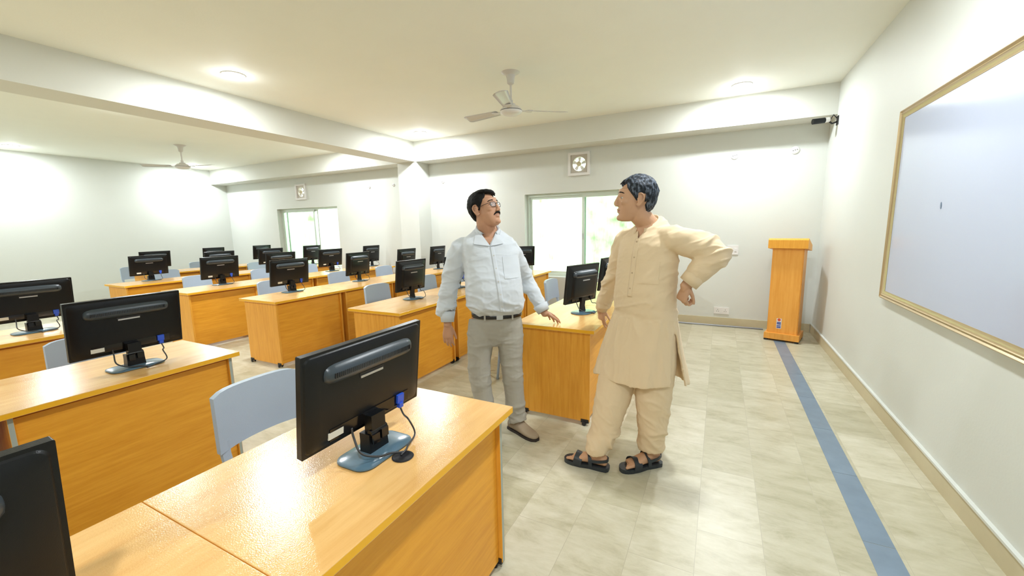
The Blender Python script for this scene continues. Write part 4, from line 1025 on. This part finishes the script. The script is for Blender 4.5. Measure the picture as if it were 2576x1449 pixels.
    for a, b, ra, rb in ((rel.lerp(rwr, .74), rel.lerp(rwr, .98), .047, .044), (lel.lerp(lwr, .66), lel.lerp(lwr, .97), .058, .054)):
        bm = bmesh.new(); tube(bm, [a, b], (ra, rb), 24); bmesh.ops.delete(bm, geom=[x for x in bm.faces if len(x.verts) > 4], context='FACES_ONLY')
        c_ = make('cuff', bm, M_kurta, ku, auto=50, world=True); md = c_.modifiers.new('s', 'SOLIDIFY'); md.thickness = .003
    # loose trousers
    bm = bmesh.new(); torso(bm, O, l, f, [(1.0, .16, .115, 0, 0), (.90, .176, .122, 0, 0), (.65, .185, .125, .0, 0), (.58, .13, .08, .0, 0)])
    for hp, kn, an, rr in ((rhip, rkn, ran, (.10, .118, .112, .100, .085, .074, .070)), (lhip, lkn, lan, (.10, .115, .108, .096, .082, .074, .072))):
        tube(bm, [hp, hp.lerp(kn, .5), kn, kn.lerp(an, .35), kn.lerp(an, .7), an+V((0, 0, .055)), an+V((0, 0, .025))], rr, 24, sub=4)
    me = remesh(bm, .0065, 4)
    def fn(p, n):
        lo = math.exp(-((p.z-.22)/.16)**2)
        return folds(V((p.x, p.y, p.z+.6*p.x)), .010*(.5+.8*lo), (6, 6, 9), (13, 13, 20), 2.2)
    displace(me, fn); put('trousers', me, M_kurta, r)
    # sandals
    for an, dd in ((ran, dr_), (lan, dl_)):
        Mf = frame((an.x, an.y, 0), dd, EZ)
        bm = bmesh.new(); secs = ((-.075, 0, .018), (-.062, 0, .036), (-.02, 0, .040), (.04, 0, .039), (.10, .003, .048), (.15, .002, .050), (.178, .001, .046), (.195, .002, .037), (.207, .004, .024), (.212, .005, .010))
        loft(bm, [[V((x, y+a*w_, z)) for a, z in ((-.94, 0), (.94, 0), (1, .014), (1, .026), (-1, .026), (-1, .014))] for x, y, w_ in secs]); bm.transform(Mf); so = make('sandal_sole', bm, M_sandal, r, world=True, bevel=.003, auto=50)
        def strap(name, pts, w_, th=.0045):
            bm = bmesh.new(); pts = [V(p) for p in pts]; rings = []
            P = []
            for i in range(len(pts)-1):
                p0, p1, p2, p3 = pts[max(0, i-1)], pts[i], pts[i+1], pts[min(len(pts)-1, i+2)]
                for k in range(5):
                    t = k/5; P.append(0.5*((2*p1)+(p2-p0)*t+(2*p0-5*p1+4*p2-p3)*t*t+(3*p1-p0-3*p2+p3)*t**3))
            P.append(pts[-1]); C_ = V((.05, 0, .03))
            for i, p in enumerate(P):
                tg = (P[min(i+1, len(P)-1)]-P[max(i-1, 0)]).normalized(); wd = V(w_[1]).normalized(); wd = (wd-tg*wd.dot(tg)).normalized(); nn = tg.cross(wd)
                rings.append([p+wd*w_[0]+nn*th*.5, p-wd*w_[0]+nn*th*.5, p-wd*w_[0]-nn*th*.5, p+wd*w_[0]-nn*th*.5])
            loft(bm, rings); bm.transform(Mf); make(name, bm, M_sandal, so, world=True, auto=40)
        strap('toe_strap', [(.115, -.052, .018), (.112, -.046, .050), (.106, 0, .075), (.110, .046, .054), (.116, .053, .018)], (.026, (1, 0, .25)))
        strap('instep_strap', [(.03, -.042, .020), (.035, -.042, .065), (.048, 0, .108), (.035, .042, .065), (.03, .042, .020)], (.011, (1, 0, .7)))
        strap('heel_strap', [(.03, -.040, .055), (-.02, -.043, .065), (-.062, -.020, .068), (-.068, 0, .068), (-.062, .020, .068), (-.02, .043, .065), (.03, .040, .055)], (.009, (0, 0, 1)))

person_white(); person_kurta()
